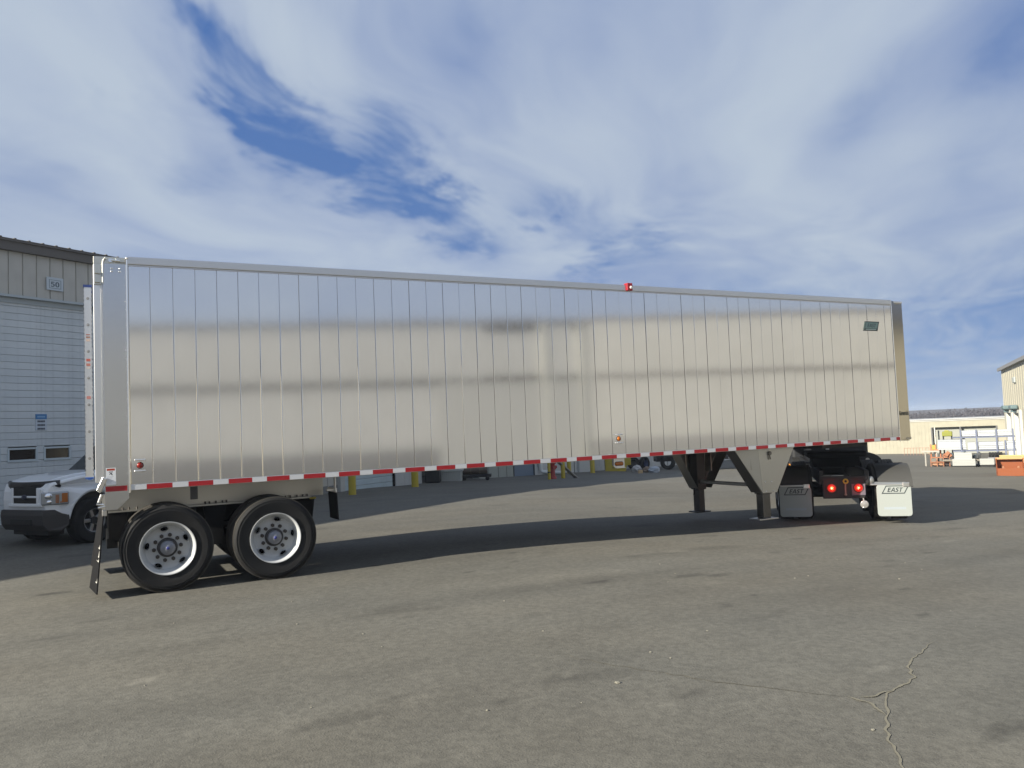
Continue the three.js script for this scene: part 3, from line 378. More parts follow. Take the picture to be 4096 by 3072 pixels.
  dualWheel(T, 0.2215, 0.515, zb + 0.012, 0.5, true, false); dualWheel(T, 1.4665, 0.515, zb + 0.012, 0.9, true, false);
  // mud flaps
  const flap = (x0, y0, x1, y1, z0, z1, t, k = 0) => { const g = new THREE.BoxGeometry(t, 1, z1 - z0, 1, 8, 1), p = g.attributes.position; for (let i = 0; i < p.count; i++) { const v = p.getY(i) + 0.5; p.setXYZ(i, p.getX(i) + mix(x1, x0, v) + k * (1 - 0.75 * v) * (p.getZ(i) - (z1 - z0) / 2), mix(y1, y0, v), p.getZ(i) + (z0 + z1) / 2); } g.computeVertexNormals(); return g; };
  const f1 = part('mud_flap', flap(-0.455, 0.96, -0.53, 0.075, -0.58, 0.0, 0.014, 0.13), blackRough, T);
  for (const [ya, yb2] of [[0.62, 0.575], [0.555, 0.48], [0.465, 0.43], [0.25, 0.195]]) { const xa = (y) => -0.455 - 0.075 * (0.96 - y) / 0.885; part('lettering', flap(xa(ya) - 0.0095, ya, xa(yb2) - 0.0095, yb2, -0.52, -0.03, 0.004, 0.13 * (1 - 0.75 * (ya - 0.075) / 0.885)), M(0.5, 0.49, 0.45, 0.6), f1); }
  part('mud_flap', flap(-0.455, 0.96, -0.53, 0.075, zb, zb + 0.58, 0.014, 0.13), blackRough, T);
  part('mud_flap', flap(2.275, 1.05, 2.295, 0.66, -0.52, -0.1, 0.012), blackRough, T);
  part('flap_bracket', [box(2.255, 2.268, 1.05, 1.225, -0.15, -0.09), box(2.262, 2.28, 1.02, 1.075, -0.52, -0.09), box(2.19, 2.262, 1.035, 1.06, -0.3, -0.24)], aluDull, T);
  // landing gear
  for (const [zo, s] of [[-0.3, 1], [zb + 0.3, -1]]) {
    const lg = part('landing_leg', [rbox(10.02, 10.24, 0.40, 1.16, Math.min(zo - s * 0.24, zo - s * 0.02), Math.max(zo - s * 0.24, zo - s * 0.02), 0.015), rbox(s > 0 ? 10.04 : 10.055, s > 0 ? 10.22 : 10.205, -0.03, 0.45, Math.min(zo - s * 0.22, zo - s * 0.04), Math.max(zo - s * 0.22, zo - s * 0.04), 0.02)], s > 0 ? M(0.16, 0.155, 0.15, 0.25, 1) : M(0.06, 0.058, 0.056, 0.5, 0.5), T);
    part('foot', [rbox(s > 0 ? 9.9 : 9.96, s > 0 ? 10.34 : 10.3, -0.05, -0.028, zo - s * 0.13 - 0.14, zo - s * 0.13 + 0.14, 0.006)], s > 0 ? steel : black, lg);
    const fold = poly([[9.935, 1.222], [10.821, 1.222], [10.335, 0.425], [10.0, 0.43]], 0.01, 0.002).translate(0, 0, zo - 0.005);
    const wing = s > 0 ? quad([9.47, 1.222, zo - 0.09], [9.935, 1.222, zo + 0.004], [10.0, 0.43, zo + 0.004], [9.99, 0.43, zo - 0.02]) : quad([9.47, 1.222, zo + 0.09], [9.935, 1.222, zo], [10.0, 0.43, zo], [9.99, 0.43, zo + 0.02]);
    part('gusset_plate', [fold, wing], M(0.54, 0.535, 0.505, 0.34, 1), lg);
    part('gusset_flange', [quad([9.47, 1.222, zo - s * 0.09], [9.99, 0.43, zo - s * 0.02], [9.99, 0.43, zo - s * 0.28], [9.47, 1.222, zo - s * 0.34]), quad([10.82, 1.222, zo - s * 0.01], [10.335, 0.425, zo - s * 0.01], [10.335, 0.425, zo - s * 0.28], [10.82, 1.222, zo - s * 0.34])], aluDark, lg);
    part('rib', [box(9.78, 9.8, 0.85, 1.2, Math.min(zo - s * 0.2, zo - s * 0.03), Math.max(zo - s * 0.2, zo - s * 0.03)), box(10.42, 10.44, 0.75, 1.2, Math.min(zo - s * 0.2, zo - s * 0.03), Math.max(zo - s * 0.2, zo - s * 0.03))], aluDark, lg);
    if (s > 0) { for (const [x, y] of [[10.06, 0.62], [10.22, 0.62], [10.08, 0.45], [10.25, 0.45]]) part('bolt', new THREE.SphereGeometry(0.014, 10, 8).scale(1, 1, 0.6).translate(x, y, zo + 0.01), aluBright, lg); part('crank_pin', [rod([10.2, 1.13, zo], [10.2, 1.13, zo + 0.035], 0.035), rod([10.18, 1.11, zo + 0.03], [10.2, 1.02, zo + 0.03], 0.012)], M(0.2, 0.19, 0.18, 0.5, 1), lg); }
    else part('crank_handle', rod([9.9, 0.44, zo + 0.3], [9.86, 0.31, zo + 0.3], 0.018), black, lg);
  }
  part('cross_tube', rod([10.13, 0.555, zb + 0.35], [10.0, 0.565, -0.4], 0.035), M(0.36, 0.36, 0.35, 0.5, 0.1), T);
  part('upper_coupler', box(12.0, 13.3, 1.12, 1.2, -2.2, -0.7), black, T);
  rebase(T, 6.65, 0, -1.3);
}
{ // aluminium ladder stowed behind the tailgate
  const L = thing('ladder', 'aluminium ladder with blue end caps hung upright on the tailgate', 'ladder'); const la = M(0.78, 0.78, 0.77, 0.4, 1);
  for (const z of [-0.06, -0.44]) {
    const r = part('side_rail', [box(-0.632, -0.55, 1.40, 3.61, z - 0.003, z + 0.003), box(-0.632, -0.627, 1.40, 3.61, z - 0.03, z + 0.003), box(-0.555, -0.55, 1.40, 3.61, z - 0.03, z + 0.003)], la, L);
    part('end_cap', box(-0.636, -0.546, 3.605, 3.635, z - 0.032, z + 0.006), M(0.03, 0.06, 0.22, 0.5), r); part('foot_cap', [box(-0.634, -0.55, 1.385, 1.405, z - 0.032, z + 0.005), poly([[-0.62, 1.39], [-0.555, 1.39], [-0.575, 1.375], [-0.605, 1.375]], 0.02).translate(0, 0, z - 0.015)], M(0.04, 0.12, 0.42, 0.5), r);
    if (z > -0.1) for (const [y, h, c] of [[3.05, 0.012, [0.4, 0.16, 0.12]], [3.02, 0.02, [0.36, 0.2, 0.15]], [2.985, 0.025, [0.65, 0.5, 0.42]], [2.755, 0.03, [0.5, 0.12, 0.09]], [2.70, 0.03, [0.5, 0.2, 0.16]], [2.665, 0.02, [0.62, 0.55, 0.5]], [2.32, 0.035, [0.5, 0.22, 0.2]]]) part('label_sticker', box(-0.612, -0.57, y - h / 2, y + h / 2, z + 0.003, z + 0.0045), M(...c, 0.6), r);
  }
  for (let k = 0; k < 7; k++) part('rung', [rod([-0.59, 1.62 + k * 0.309, -0.44], [-0.59, 1.62 + k * 0.309, -0.05], 0.016), lathe([[0.0, 0], [0.011, 0.001], [0.013, -0.004]].slice().reverse(), 16).rotateX(Math.PI / 2).translate(-0.59, 1.62 + k * 0.309, -0.05)], M(0.42, 0.41, 0.39, 0.5, 0.9), L);
  rebase(L, -0.59, 1.375, -0.25);
}
// ---------------------------------------------------------------- the tractor, turned under the trailer's nose (local x ahead, z to its right)
{
  const C = thing('semi_tractor', 'black tractor unit with two lit red tail lamps and white mud flaps', 'truck', [12.234, -0.125, -0.476], rad(45.9)); C.scale.setScalar(1.07);
  const gy = -0.19;
  part('frame_rail', [rbox(0, 6.4, 0.52, 0.76, -0.38, -0.30, 0.01), rbox(0, 6.4, 0.52, 0.76, 0.38, 0.46, 0.01)], black, C);
  part('rear_crossmember', [rbox(-0.02, 0.03, 0.26, 0.665, -0.33, 0.38, 0.015), rbox(-0.03, 0.02, 0.6, 0.66, -0.36, 0.42, 0.01)], black, C);
  part('lamp_plate', rbox(-0.035, -0.02, 0.315, 0.52, 0.155, 0.385, 0.01), M(0.10, 0.10, 0.125, 0.5), C);
  const emit = M(0.2, 0.01, 0.008, 0.3, 0, { emissive: new THREE.Color().setRGB(1, 0.035, 0.012), emissiveIntensity: 0.2 }), led = M(0.6, 0.2, 0.1, 0.4, 0, { emissive: new THREE.Color().setRGB(1, 0.42, 0.14), emissiveIntensity: 10 });
  for (const z of [-0.18, 0.27]) {
    const l = part('tail_lamp', new THREE.SphereGeometry(0.075, 24, 12).scale(0.35, 1, 1).translate(-0.03, 0.45, z), emit, C); part('lamp_rim', new THREE.TorusGeometry(0.08, 0.012, 8, 24).rotateY(Math.PI / 2).translate(-0.03, 0.45, z), black, l);
    const dots = []; for (const [r, n] of [[0.0, 1], [0.024, 6], [0.047, 9]]) for (let i = 0; i < n; i++) { const a = i * 2 * Math.PI / n + 0.3; dots.push(new THREE.SphereGeometry(0.0095, 8, 6).translate(-0.052 + r * 0.25, 0.45 + r * Math.sin(a), z + r * Math.cos(a))); } part('led_cluster', dots, led, l);
    const p = new THREE.PointLight(new THREE.Color().setRGB(1, 0.06, 0.02), 0.05, 6); p.name = 'tail_lamp_light'; p.position.set(-0.12, 0.45, z); p.castShadow = true; C.add(p);
  }
  part('tow_hook', [new THREE.TorusGeometry(0.035, 0.014, 8, 20).rotateY(Math.PI / 2).translate(-0.05, 0.57, 0.06)], yellowPaint, C); part('hanging_cable', [tube([[-0.05, 0.53, 0.055], [-0.05, 0.44, 0.05], [-0.05, 0.35, 0.05]], 0.012), new THREE.SphereGeometry(0.022, 10, 8).translate(-0.05, 0.33, 0.05)], M(0.20, 0.18, 0.16, 0.5), C);
  const wl = part('work_lamp', lathe([[0, -0.05], [0.05, -0.05], [0.068, 0], [0.07, 0.02], [0.062, 0.022], [0, 0.03]], 24).rotateZ(Math.PI / 2).translate(-0.02, 0.155, 0.35), M(0.55, 0.54, 0.52, 0.2, 0.7), C); part('lamp_stem', [rod([-0.01, 0.2, 0.35], [0, 0.32, 0.33], 0.012), rod([-0.03, 0.09, 0.33], [-0.02, 0.12, 0.34], 0.02)], aluDull, wl);
  // mud flaps with the maker's slanted mark
  const flapTex = () => canvasTex(256, 256, (c, w, h) => { c.fillStyle = '#989e9b'; c.fillRect(0, 0, w, h); c.strokeStyle = '#222a2e'; c.lineWidth = 7; c.beginPath(); c.moveTo(72, 10); c.lineTo(238, 10); c.lineTo(206, 70); c.lineTo(40, 70); c.closePath(); c.stroke(); c.fillStyle = '#222a2e'; c.font = 'bold 50px sans-serif'; c.textAlign = 'center'; c.textBaseline = 'middle'; c.save(); c.transform(1, 0, -0.3, 1, 13, 0); c.fillText('EAST', w / 2 + 8, 42, 132); c.restore(); c.fillStyle = '#9aa4ac'; for (let i = 0; i < 11; i++) c.fillRect(48 + i * 15, 182, 12, 20); });
  const ft = flapTex();
  for (const [a, b, lab] of [[-1.08, -0.53, 'white mud flap beside the landing leg'], [0.57, 1.125, 'sunlit white mud flap on the outer side']]) {
    const s = new THREE.Shape(); const r = 0.06, y0 = -0.06, y1 = 0.49; s.moveTo(a + r, y0); s.lineTo(b - r, y0); s.quadraticCurveTo(b, y0, b, y0 + r); s.lineTo(b, y1 - 0.08); s.quadraticCurveTo(b, y1, b - 0.08, y1); s.lineTo(a + 0.03, y1); s.lineTo(a, y1 - 0.03); s.lineTo(a, y0 + r); s.quadraticCurveTo(a, y0, a + r, y0);
    const g = new THREE.ExtrudeGeometry(s, { depth: 0.012, bevelEnabled: true, bevelSize: 0.003, bevelThickness: 0.003, bevelSegments: 1 }); const p = g.attributes.position, u = g.attributes.uv; for (let i = 0; i < p.count; i++) u.setXY(i, (p.getX(i) - a) / (b - a), (p.getY(i) - y0) / (y1 - y0)); g.rotateY(-Math.PI / 2); // shape x becomes local z
    const m = part('mud_flap', g, M(1, 1, 1, 0.55, 0, { map: ft }), C, lab);
    part('flap_bracket', [rod([0.0, 0.50, a - 0.12 * (a > 0) + 0.02], [0.0, 0.50, b - 0.02], 0.018), rbox(-0.03, 0.0, 0.45, 0.53, b - 0.13, b - 0.02, 0.01)], aluDull, m);
  }
  part('fender_bar', [rod([0.1, 0.52, 0.30], [0.1, 0.5, 1.06], 0.03), new THREE.SphereGeometry(0.075, 20, 14).scale(0.7, 1.2, 0.8).translate(0.08, 0.56, 0.49)], M(0.5, 0.49, 0.45, 0.35, 0.9), C);
  for (const [z0, z1] of [[0.62, 1.19], [-1.12, -0.55]]) { const P = [], n = 14, cx = 0.72, cy = 0.33, R = 0.60; const sh = new THREE.Shape(); for (let i = 0; i <= n; i++) { const a = rad(168 - 66 * i / n); const x = cx + R * Math.cos(a), y = cy + R * 0.86 * Math.sin(a); i ? sh.lineTo(x, y) : sh.moveTo(x, y); } for (let i = n; i >= 0; i--) { const a = rad(168 - 66 * i / n); sh.lineTo(cx + (R - 0.018) * Math.cos(a), cy + (R - 0.018) * 0.86 * Math.sin(a)); } part('quarter_fender', new THREE.ExtrudeGeometry(sh, { depth: z1 - z0, bevelEnabled: false }).translate(0, 0, z0), M(0.05, 0.049, 0.045, 0.5), C); }
  const wheelAt = (x, z, s) => { const w = new THREE.Group(); w.name = 'wheel_' + String(Math.round(x * 10) + (s > 0 ? 500 : 400)).padStart(3, '0'); w.position.set(x, gy + 0.515, z); if (s < 0) w.rotation.y = Math.PI; C.add(w); for (const dz of [0.15, -0.18]) { part('tyre', tyreT.clone().translate(0, 0, dz), rubber, w); part('tread', treadT.clone().translate(0, 0, dz), tread, w); } part('rim', rimGeo.clone().translate(0, 0, 0.28), aluBright, w); part('drum', lathe([[0, 0.15], [0.29, 0.15], [0.29, -0.3], [0, -0.3]], 24).rotateX(Math.PI / 2), blackRough, w); };
  for (const x of [0.72, 2.0]) { wheelAt(x, 0.86, 1); wheelAt(x, -0.80, -1); part('drive_axle', rod([x, gy + 0.515, -0.7], [x, gy + 0.515, 0.75], 0.1), blackRough, C); }
  part('fifth_wheel', [rbox(1.0, 2.1, 0.95, 1.06, -0.5, 0.58, 0.04), rbox(1.3, 1.9, 0.74, 0.96, -0.4, 0.48, 0.02)], blackRough, C);
  part('fuel_tank', [rod([2.75, 0.62, 0.80], [4.1, 0.62, 0.80], 0.33, 28), rod([2.73, 0.62, 0.80], [2.75, 0.62, 0.80], 0.315, 28)], M(0.03, 0.032, 0.036, 0.4), C); part('tank_cap', new THREE.CylinderGeometry(0.04, 0.04, 0.03, 14).rotateZ(Math.PI / 2).translate(2.72, 0.80, 0.80), aluDull, C);
  const cab = part('cab', [rbox(3.2, 6.0, 0.45, 1.3, -0.27, 0.89, 0.08, 4), rbox(4.2, 6.2, 1.27, 2.95, -1.05, 1.12, 0.12, 4), rbox(6.1, 7.6, 0.45, 1.75, -0.6, 0.7, 0.15, 4)], M(0.02, 0.021, 0.024, 0.35), C); part('rear_window', rbox(4.185, 4.205, 1.9, 2.5, -0.3, 0.6, 0.05), M(0.02, 0.022, 0.025, 0.1), cab);
  part('deck_plate', box(2.55, 3.2, 0.76, 0.79, -0.55, 0.6), M(0.05, 0.05, 0.05, 0.5, 0.5), C); part('hose_post', [rod([3.15, 0.95, 0.06], [3.15, 1.9, 0.06], 0.035)], M(0.45, 0.44, 0.42, 0.5), C);
  for (const s of [-0.42, 0.86]) { part('front_tyre', tyreT.clone().translate(6.4, gy + 0.515, s), rubber, C); }
}
// ---------------------------------------------------------------- parked pickup: local x ahead, left flank at z = 0
{
  const S = 1.05, V = thing('parked_pickup', 'white sport utility pickup with a black bumper parked before the overhead door', 'pickup', [-0.55, 0.03, -5.75], Math.PI + rad(35)); V.scale.setScalar(S);
  const paint = new THREE.MeshPhysicalMaterial({ color: new THREE.Color().setRGB(0.80, 0.82, 0.84), roughness: 0.28, clearcoat: 0.7, clearcoatRoughness: 0.08 });
  const plastic = M(0.045, 0.042, 0.042, 0.6), dark = M(0.012, 0.012, 0.013, 0.5), glass = M(0.025, 0.03, 0.035, 0.08);
  const W = 1.74, taper = (g) => { const p = g.attributes.position; for (let i = 0; i < p.count; i++) { const x = p.getX(i), z = p.getZ(i), y = p.getY(i); const t = clamp((x - 0.15) / 0.75), k = 1 - 0.26 * t * t, ku = 1 - 0.05 * clamp((y - 0.85) / 0.35); p.setZ(i, W / 2 + (z - W / 2) * k * ku); } g.computeVertexNormals(); return g; };
  const sh = new THREE.Shape(); sh.moveTo(0.86, 0.62); sh.lineTo(0.88, 0.74); sh.quadraticCurveTo(0.87, 0.93, 0.78, 0.965); sh.quadraticCurveTo(0.3, 1.06, -0.42, 1.10); sh.lineTo(-3.9, 1.10); sh.lineTo(-3.9, 0.5); sh.lineTo(-3.3, 0.5); sh.absarc(-2.88, 0.42, 0.44, 0.15, Math.PI - 0.15, false); sh.lineTo(-2.45, 0.42); sh.lineTo(-0.45, 0.40); sh.absarc(0, 0.40, 0.445, Math.PI, 0.1, true); sh.lineTo(0.55, 0.52); sh.lineTo(0.86, 0.62);
  const sideG = (() => { const s2 = new THREE.Shape(); const pts = []; const add = (x, y) => pts.push(new THREE.Vector2(x, y)); add(0.86, 0.60); add(0.885, 0.74); add(0.87, 0.86); add(0.80, 0.95); add(0.6, 0.99); add(0.2, 1.05); add(-0.8, 1.13); add(-3.9, 1.11); add(-3.9, 0.5); add(-3.35, 0.5); for (let i = 0; i <= 12; i++) { const a = Math.PI - i * Math.PI / 12; add(-2.9 + 0.45 * Math.cos(a), 0.42 + 0.45 * Math.sin(a)); } add(-0.47, 0.40); for (let i = 0; i <= 14; i++) { const a = Math.PI - i * (Math.PI - 0.15) / 14; add(0.45 * Math.cos(a), 0.42 + 0.45 * Math.sin(a)); } add(0.6, 0.56); s2.setFromPoints(pts); return taper(new THREE.ExtrudeGeometry(s2, { depth: W - 0.1, bevelEnabled: true, bevelSize: 0.045, bevelThickness: 0.05, bevelSegments: 4, steps: 24 }).translate(0, 0, 0.05)); })();
  part('body', sideG, paint, V);
  part('wheel_well', box(-0.5, 0.5, 0.3, 0.9, 0.12, W - 0.12), dark, V);
  part('hood_crease', taper(tube([[0.74, 0.99, 0.42], [0.2, 1.10, 0.36], [-0.7, 1.165, 0.32]], 0.012)), paint, V);
  const cab = part('cabin', (() => { const s3 = new THREE.Shape([[-0.40, 1.08], [-1.1, 1.66], [-2.5, 1.66], [-2.75, 1.08]].map((p) => new THREE.Vector2(...p))); const g = new THREE.ExtrudeGeometry(s3, { depth: W - 0.34, bevelEnabled: true, bevelSize: 0.03, bevelThickness: 0.05, bevelSegments: 3 }).translate(0, 0, 0.17); const p = g.attributes.position; for (let i = 0; i < p.count; i++) { const k = 1 - 0.2 * clamp((p.getY(i) - 1.1) / 0.56); p.setZ(i, W / 2 + (p.getZ(i) - W / 2) * k); } g.computeVertexNormals(); return g; })(), glass, V);
  part('roof_panel', rbox(-2.55, -1.08, 1.65, 1.72, 0.3, W - 0.3, 0.03), paint, V);
  part('wiper_cowl', rbox(-0.52, -0.36, 1.10, 1.14, 0.2, W - 0.2, 0.015), plastic, V);
  // front bumper, wraps to the arch
  part('bumper', (() => { const s4 = new THREE.Shape([[0.96, 0.575], [0.985, 0.51], [0.96, 0.38], [0.84, 0.295], [0.62, 0.28], [0.46, 0.36], [0.45, 0.50], [0.60, 0.52], [0.74, 0.58]].map((p) => new THREE.Vector2(...p))); return taper(new THREE.ExtrudeGeometry(s4, { depth: W - 0.06, bevelEnabled: true, bevelSize: 0.02, bevelThickness: 0.03, bevelSegments: 3, steps: 24 }).translate(0, 0, 0.03)); })(), plastic, V);
  part('air_intake', rbox(0.975, 1.01, 0.36, 0.46, 0.55, 1.2, 0.015), dark, V); part('fog_lamp', new THREE.SphereGeometry(0.055, 16, 10).scale(0.4, 1, 1.2).translate(0.95, 0.42, 0.36), M(0.03, 0.03, 0.032, 0.2), V);
  part('skid_plate', taper(box(0.4, 0.74, 0.20, 0.30, 0.25, W - 0.25)), dark, V);
  part('bonnet_deflector', (() => { const g = tube([[0.60, 0.985, 0.12], [0.82, 0.97, 0.42], [0.915, 0.965, 0.87], [0.86, 0.97, 1.29], [0.70, 0.985, 1.54]], 0.06, 40, 10); const p = g.attributes.position; for (let i = 0; i < p.count; i++) p.setY(i, 0.97 + (p.getY(i) - 0.97) * 0.95); return g; })(), M(0.02, 0.018, 0.02, 0.3), V);
  part('side_marker', rbox(0.56, 0.68, 0.70, 0.715, -0.008, 0.02, 0.004).translate(0, 0, 0.035), amberLens, V);
  for (const c of V.children.slice()) c.traverse((m) => { if (m.isMesh && !m.userData.tall) { const g = m.geometry.clone(), p = g.attributes.position; for (let i = 0; i < p.count; i++) { const x = p.getX(i); p.setXYZ(i, x > 0.45 ? 0.45 + (x - 0.45) * 0.62 : x, p.getY(i) * 1.07, p.getZ(i) * 0.9); } g.computeVertexNormals(); m.geometry = g; m.userData = { ...m.userData }; } });
  // grille with a cross bar, wrap round headlamps
  const gr = part('grille_frame', [rbox(0.73, 0.785, 0.69, 0.745, 0.24, 1.14, 0.012), rbox(0.73, 0.78, 0.835, 0.87, 0.34, 1.06, 0.012), rbox(0.72, 0.78, 0.70, 1.0, 0.33, 0.39, 0.012), rbox(0.71, 0.77, 0.70, 0.98, 0.26, 0.31, 0.012), rbox(0.72, 0.78, 0.70, 1.0, 1.02, 1.08, 0.012)], paint, V);
  part('grille_opening', [rbox(0.72, 0.765, 0.74, 0.84, 0.38, 1.03, 0.005), rbox(0.70, 0.765, 0.865, 1.02, 0.38, 1.03, 0.005)], dark, gr); part('badge', new THREE.SphereGeometry(0.055, 16, 10).scale(0.35, 0.75, 1.3).translate(0.785, 0.85, 0.70), M(0.03, 0.035, 0.06, 0.3), gr);
  for (const f of [1]) { const R = (g) => { if (f < 0) g.scale(1, 1, -1); g.rotateY(0.922 * f); g.translate(0.625, 0.82, f > 0 ? 0.128 : 1.44); return f < 0 ? g.index ? g : g : g; };
    const hl = part('headlamp', R(rbox(-0.05, 0.03, -0.105, 0.105, -0.20, 0.20, 0.025, 3)), M(0.34, 0.36, 0.38, 0.12, 0.3), V);
    part('lamp_bowl', [R(new THREE.SphereGeometry(0.06, 16, 10).scale(0.35, 0.8, 1).translate(0.03, 0.04, 0.09)), R(new THREE.SphereGeometry(0.04, 16, 10).scale(0.35, 0.8, 1).translate(0.03, -0.055, 0.08))], M(0.85, 0.87, 0.9, 0.1, 0.9), hl);
    part('turn_lamp', R(rbox(0.026, 0.038, -0.07, 0.08, -0.185, -0.10, 0.01)), amberLens, hl); part('reflector', R(rbox(0.026, 0.036, -0.08, 0.06, -0.06, -0.01, 0.008)), M(0.30, 0.13, 0.07, 0.2), hl); }
  const alloy = M(0.30, 0.31, 0.32, 0.3, 0.9);
  for (const [x, z, f] of [[0, 0.0, 1], [0, W * 0.9, -1], [-2.9, 0.0, 1], [-2.9, W * 0.9, -1]]) {
    const w = new THREE.Group(); w.name = 'wheel_' + String(V.children.length).padStart(3, '0'); w.position.set(x, 0.395, z + f * 0.13); V.add(w); if (f > 0) w.rotation.y = Math.PI;
    part('tyre', tyreGeo(0.395, 0.25, 0.21), rubber, w); part('rim', [lathe([[0.21, -0.05], [0.21, 0.10], [0.2, 0.108], [0.19, 0.10], [0.18, 0.02], [0.02, 0.0]].reverse(), 40).rotateX(Math.PI / 2)], M(0.05, 0.05, 0.052, 0.4, 0.6), w);
    for (let k = 0; k < 5; k++) part('spoke', rbox(-0.03, 0.03, 0.05, 0.195, 0.03, 0.085, 0.012).rotateZ(k * Math.PI * 2 / 5 + 0.32), alloy, w); part('centre_cap', new THREE.CylinderGeometry(0.062, 0.066, 0.05, 20).rotateX(Math.PI / 2).translate(0, 0, 0.08), dark, w); part('rim_ring', new THREE.TorusGeometry(0.195, 0.014, 8, 36).translate(0, 0, 0.09), alloy, w);
  }
}
// ---------------------------------------------------------------- yard furniture along the hall
function bollard(x, z, h, r, label) { const y = gh(x, z) - 0.02, b = thing('bollard', label, 'bollard', [x, y, z], 0, 'yellow bollards along the hall'); part('post', lathe([[0.001, h + 0.05], [r * 0.6, h + 0.035], [r, h - 0.01], [r, 0]].reverse(), 24), yellowPaint, b); part('base_ring', lathe([[r, 0.02], [r + 0.03, 0.022], [r + 0.04, 0]].reverse(), 24), M(0.2, 0.19, 0.17, 0.9), b); return b; }
bollard(6.28, -13.33, 1.15, 0.115, 'yellow bollard in front of the pale loading door, nearest of all');
bollard(8.95, -15.12, 1.15, 0.12, 'yellow bollard in front of the pier of white panels');
const hb = bollard(15.4, -17.25, 1.2, 0.06, 'thin yellow bollard in front of the red hydrant'); part('strap', lathe([[0.062, 0.28], [0.066, 0.29], [0.066, 0.32], [0.062, 0.33]], 20), black, hb);
bollard(16.8, -18.52, 1.2, 0.09, 'yellow bollard beside the leaning ramp board');
bollard(19.6, -22.6, 1.3, 0.10, 'farther yellow bollard half hidden behind another one');
bollard(21.18, -22.97, 1.3, 0.115, 'yellow bollard carrying the end of a yellow rail');
{
  const x = 15.9, z = -17.85, y = gh(x, z), h = thing('fire_hydrant', 'red fire hydrant standing behind a thin yellow bollard', 'hydrant', [x, y, z]); const red = M(0.30, 0.02, 0.02, 0.45);
  part('barrel', lathe([[0, 0.78], [0.05, 0.77], [0.1, 0.72], [0.125, 0.66], [0.16, 0.65], [0.16, 0.62], [0.115, 0.6], [0.11, 0.12], [0.16, 0.1], [0.16, 0.0]].reverse(), 24), red, h); part('outlet', [rod([-0.2, 0.48, 0], [0.2, 0.48, 0], 0.06), rod([0, 0.45, 0], [0, 0.45, 0.19], 0.075)], red, h); part('bonnet_nut', new THREE.CylinderGeometry(0.03, 0.03, 0.06, 5).translate(0, 0.8, 0), red, h);
  const b = thing('ramp_board', 'grey board propped aslant between two yellow bollards', 'board', [17.0, 0, -18.6], rad(10)); part('board', rbox(-0.75, 0.75, -0.02, 0.02, -0.12, 0.12, 0.004).rotateZ(rad(-37)).translate(0, -0.02, 0), M(0.34, 0.33, 0.31, 0.7), b);
  const p = thing('drain_pipe', 'white elbow pipe running down beside the blue door', 'pipe', [WX, 0, WZ], WT); part('pipe', tube([[23.75, 3.0, 0.12], [23.75, 1, 0.12], [23.75, -0.1, 0.12], [23.78, -0.3, 0.16], [24.0, -0.36, 0.6], [24.1, -0.38, 1.1]], 0.09, 40, 10), M(0.62, 0.64, 0.62, 0.5), p); rebase2(p, 23.75, -0.4, 0.12);
}
{ // things in the open bay
  const t = thing('ribbed_tote', 'white ribbed plastic tote standing in the open bay', 'container', [11.2, 0, -17.5], rad(-28)); const m = M(0.40, 0.41, 0.38, 0.6);
  part('body', rbox(-0.4, 0.45, -0.15, 0.28, -0.9, -0.1, 0.03), m, t); part('rib', Array.from({ length: 12 }, (_, i) => rbox(-0.38 + i * 0.07, -0.345 + i * 0.07, -0.15, 0.2, -0.1, -0.08, 0.008)), m, t); part('lid', rbox(-0.44, 0.5, 0.22, 0.30, -0.94, -0.06, 0.02), m, t); rebase2(t, 0, -0.15, 0);
  const c = thing('drum_cart', 'dark low cart carrying a rusty drum in the open bay', 'cart', [12.5, 0, -17.9], rad(-28)); part('drum', [rod([-0.5, 0.2, 0], [0.45, 0.2, 0], 0.15, 20)], M(0.10, 0.075, 0.055, 0.6), c); part('drum_band', [rod([-0.2, 0.2, 0], [-0.18, 0.2, 0], 0.158, 20), rod([0.15, 0.2, 0], [0.17, 0.2, 0], 0.158, 20)], M(0.2, 0.15, 0.1, 0.6), c); part('bed', rbox(-0.62, 0.6, -0.06, 0.04, -0.3, 0.3, 0.02), black, c); for (const x of [-0.45, 0.45]) part('wheel', rod([x, -0.1, 0.2], [x, -0.1, 0.28], 0.08, 18), rubber, c); part('stanchion', rod([-0.63, -0.1, 0.2], [-0.63, 0.4, 0.2], 0.04), black, c); rebase2(c, 0, -0.18, 0);
  const e = thing('rubbish_bin', 'black bin in the dark mouth of the open bay', 'bin', [10.3, 0, -17.0], rad(-28)); part('body', rbox(-0.25, 0.3, -0.1, 0.45, -0.6, 0, 0.05), black, e); part('lid', rbox(-0.28, 0.33, 0.45, 0.5, -0.62, 0.03, 0.02), blackRough, e); rebase2(e, 0, -0.12, 0);
}
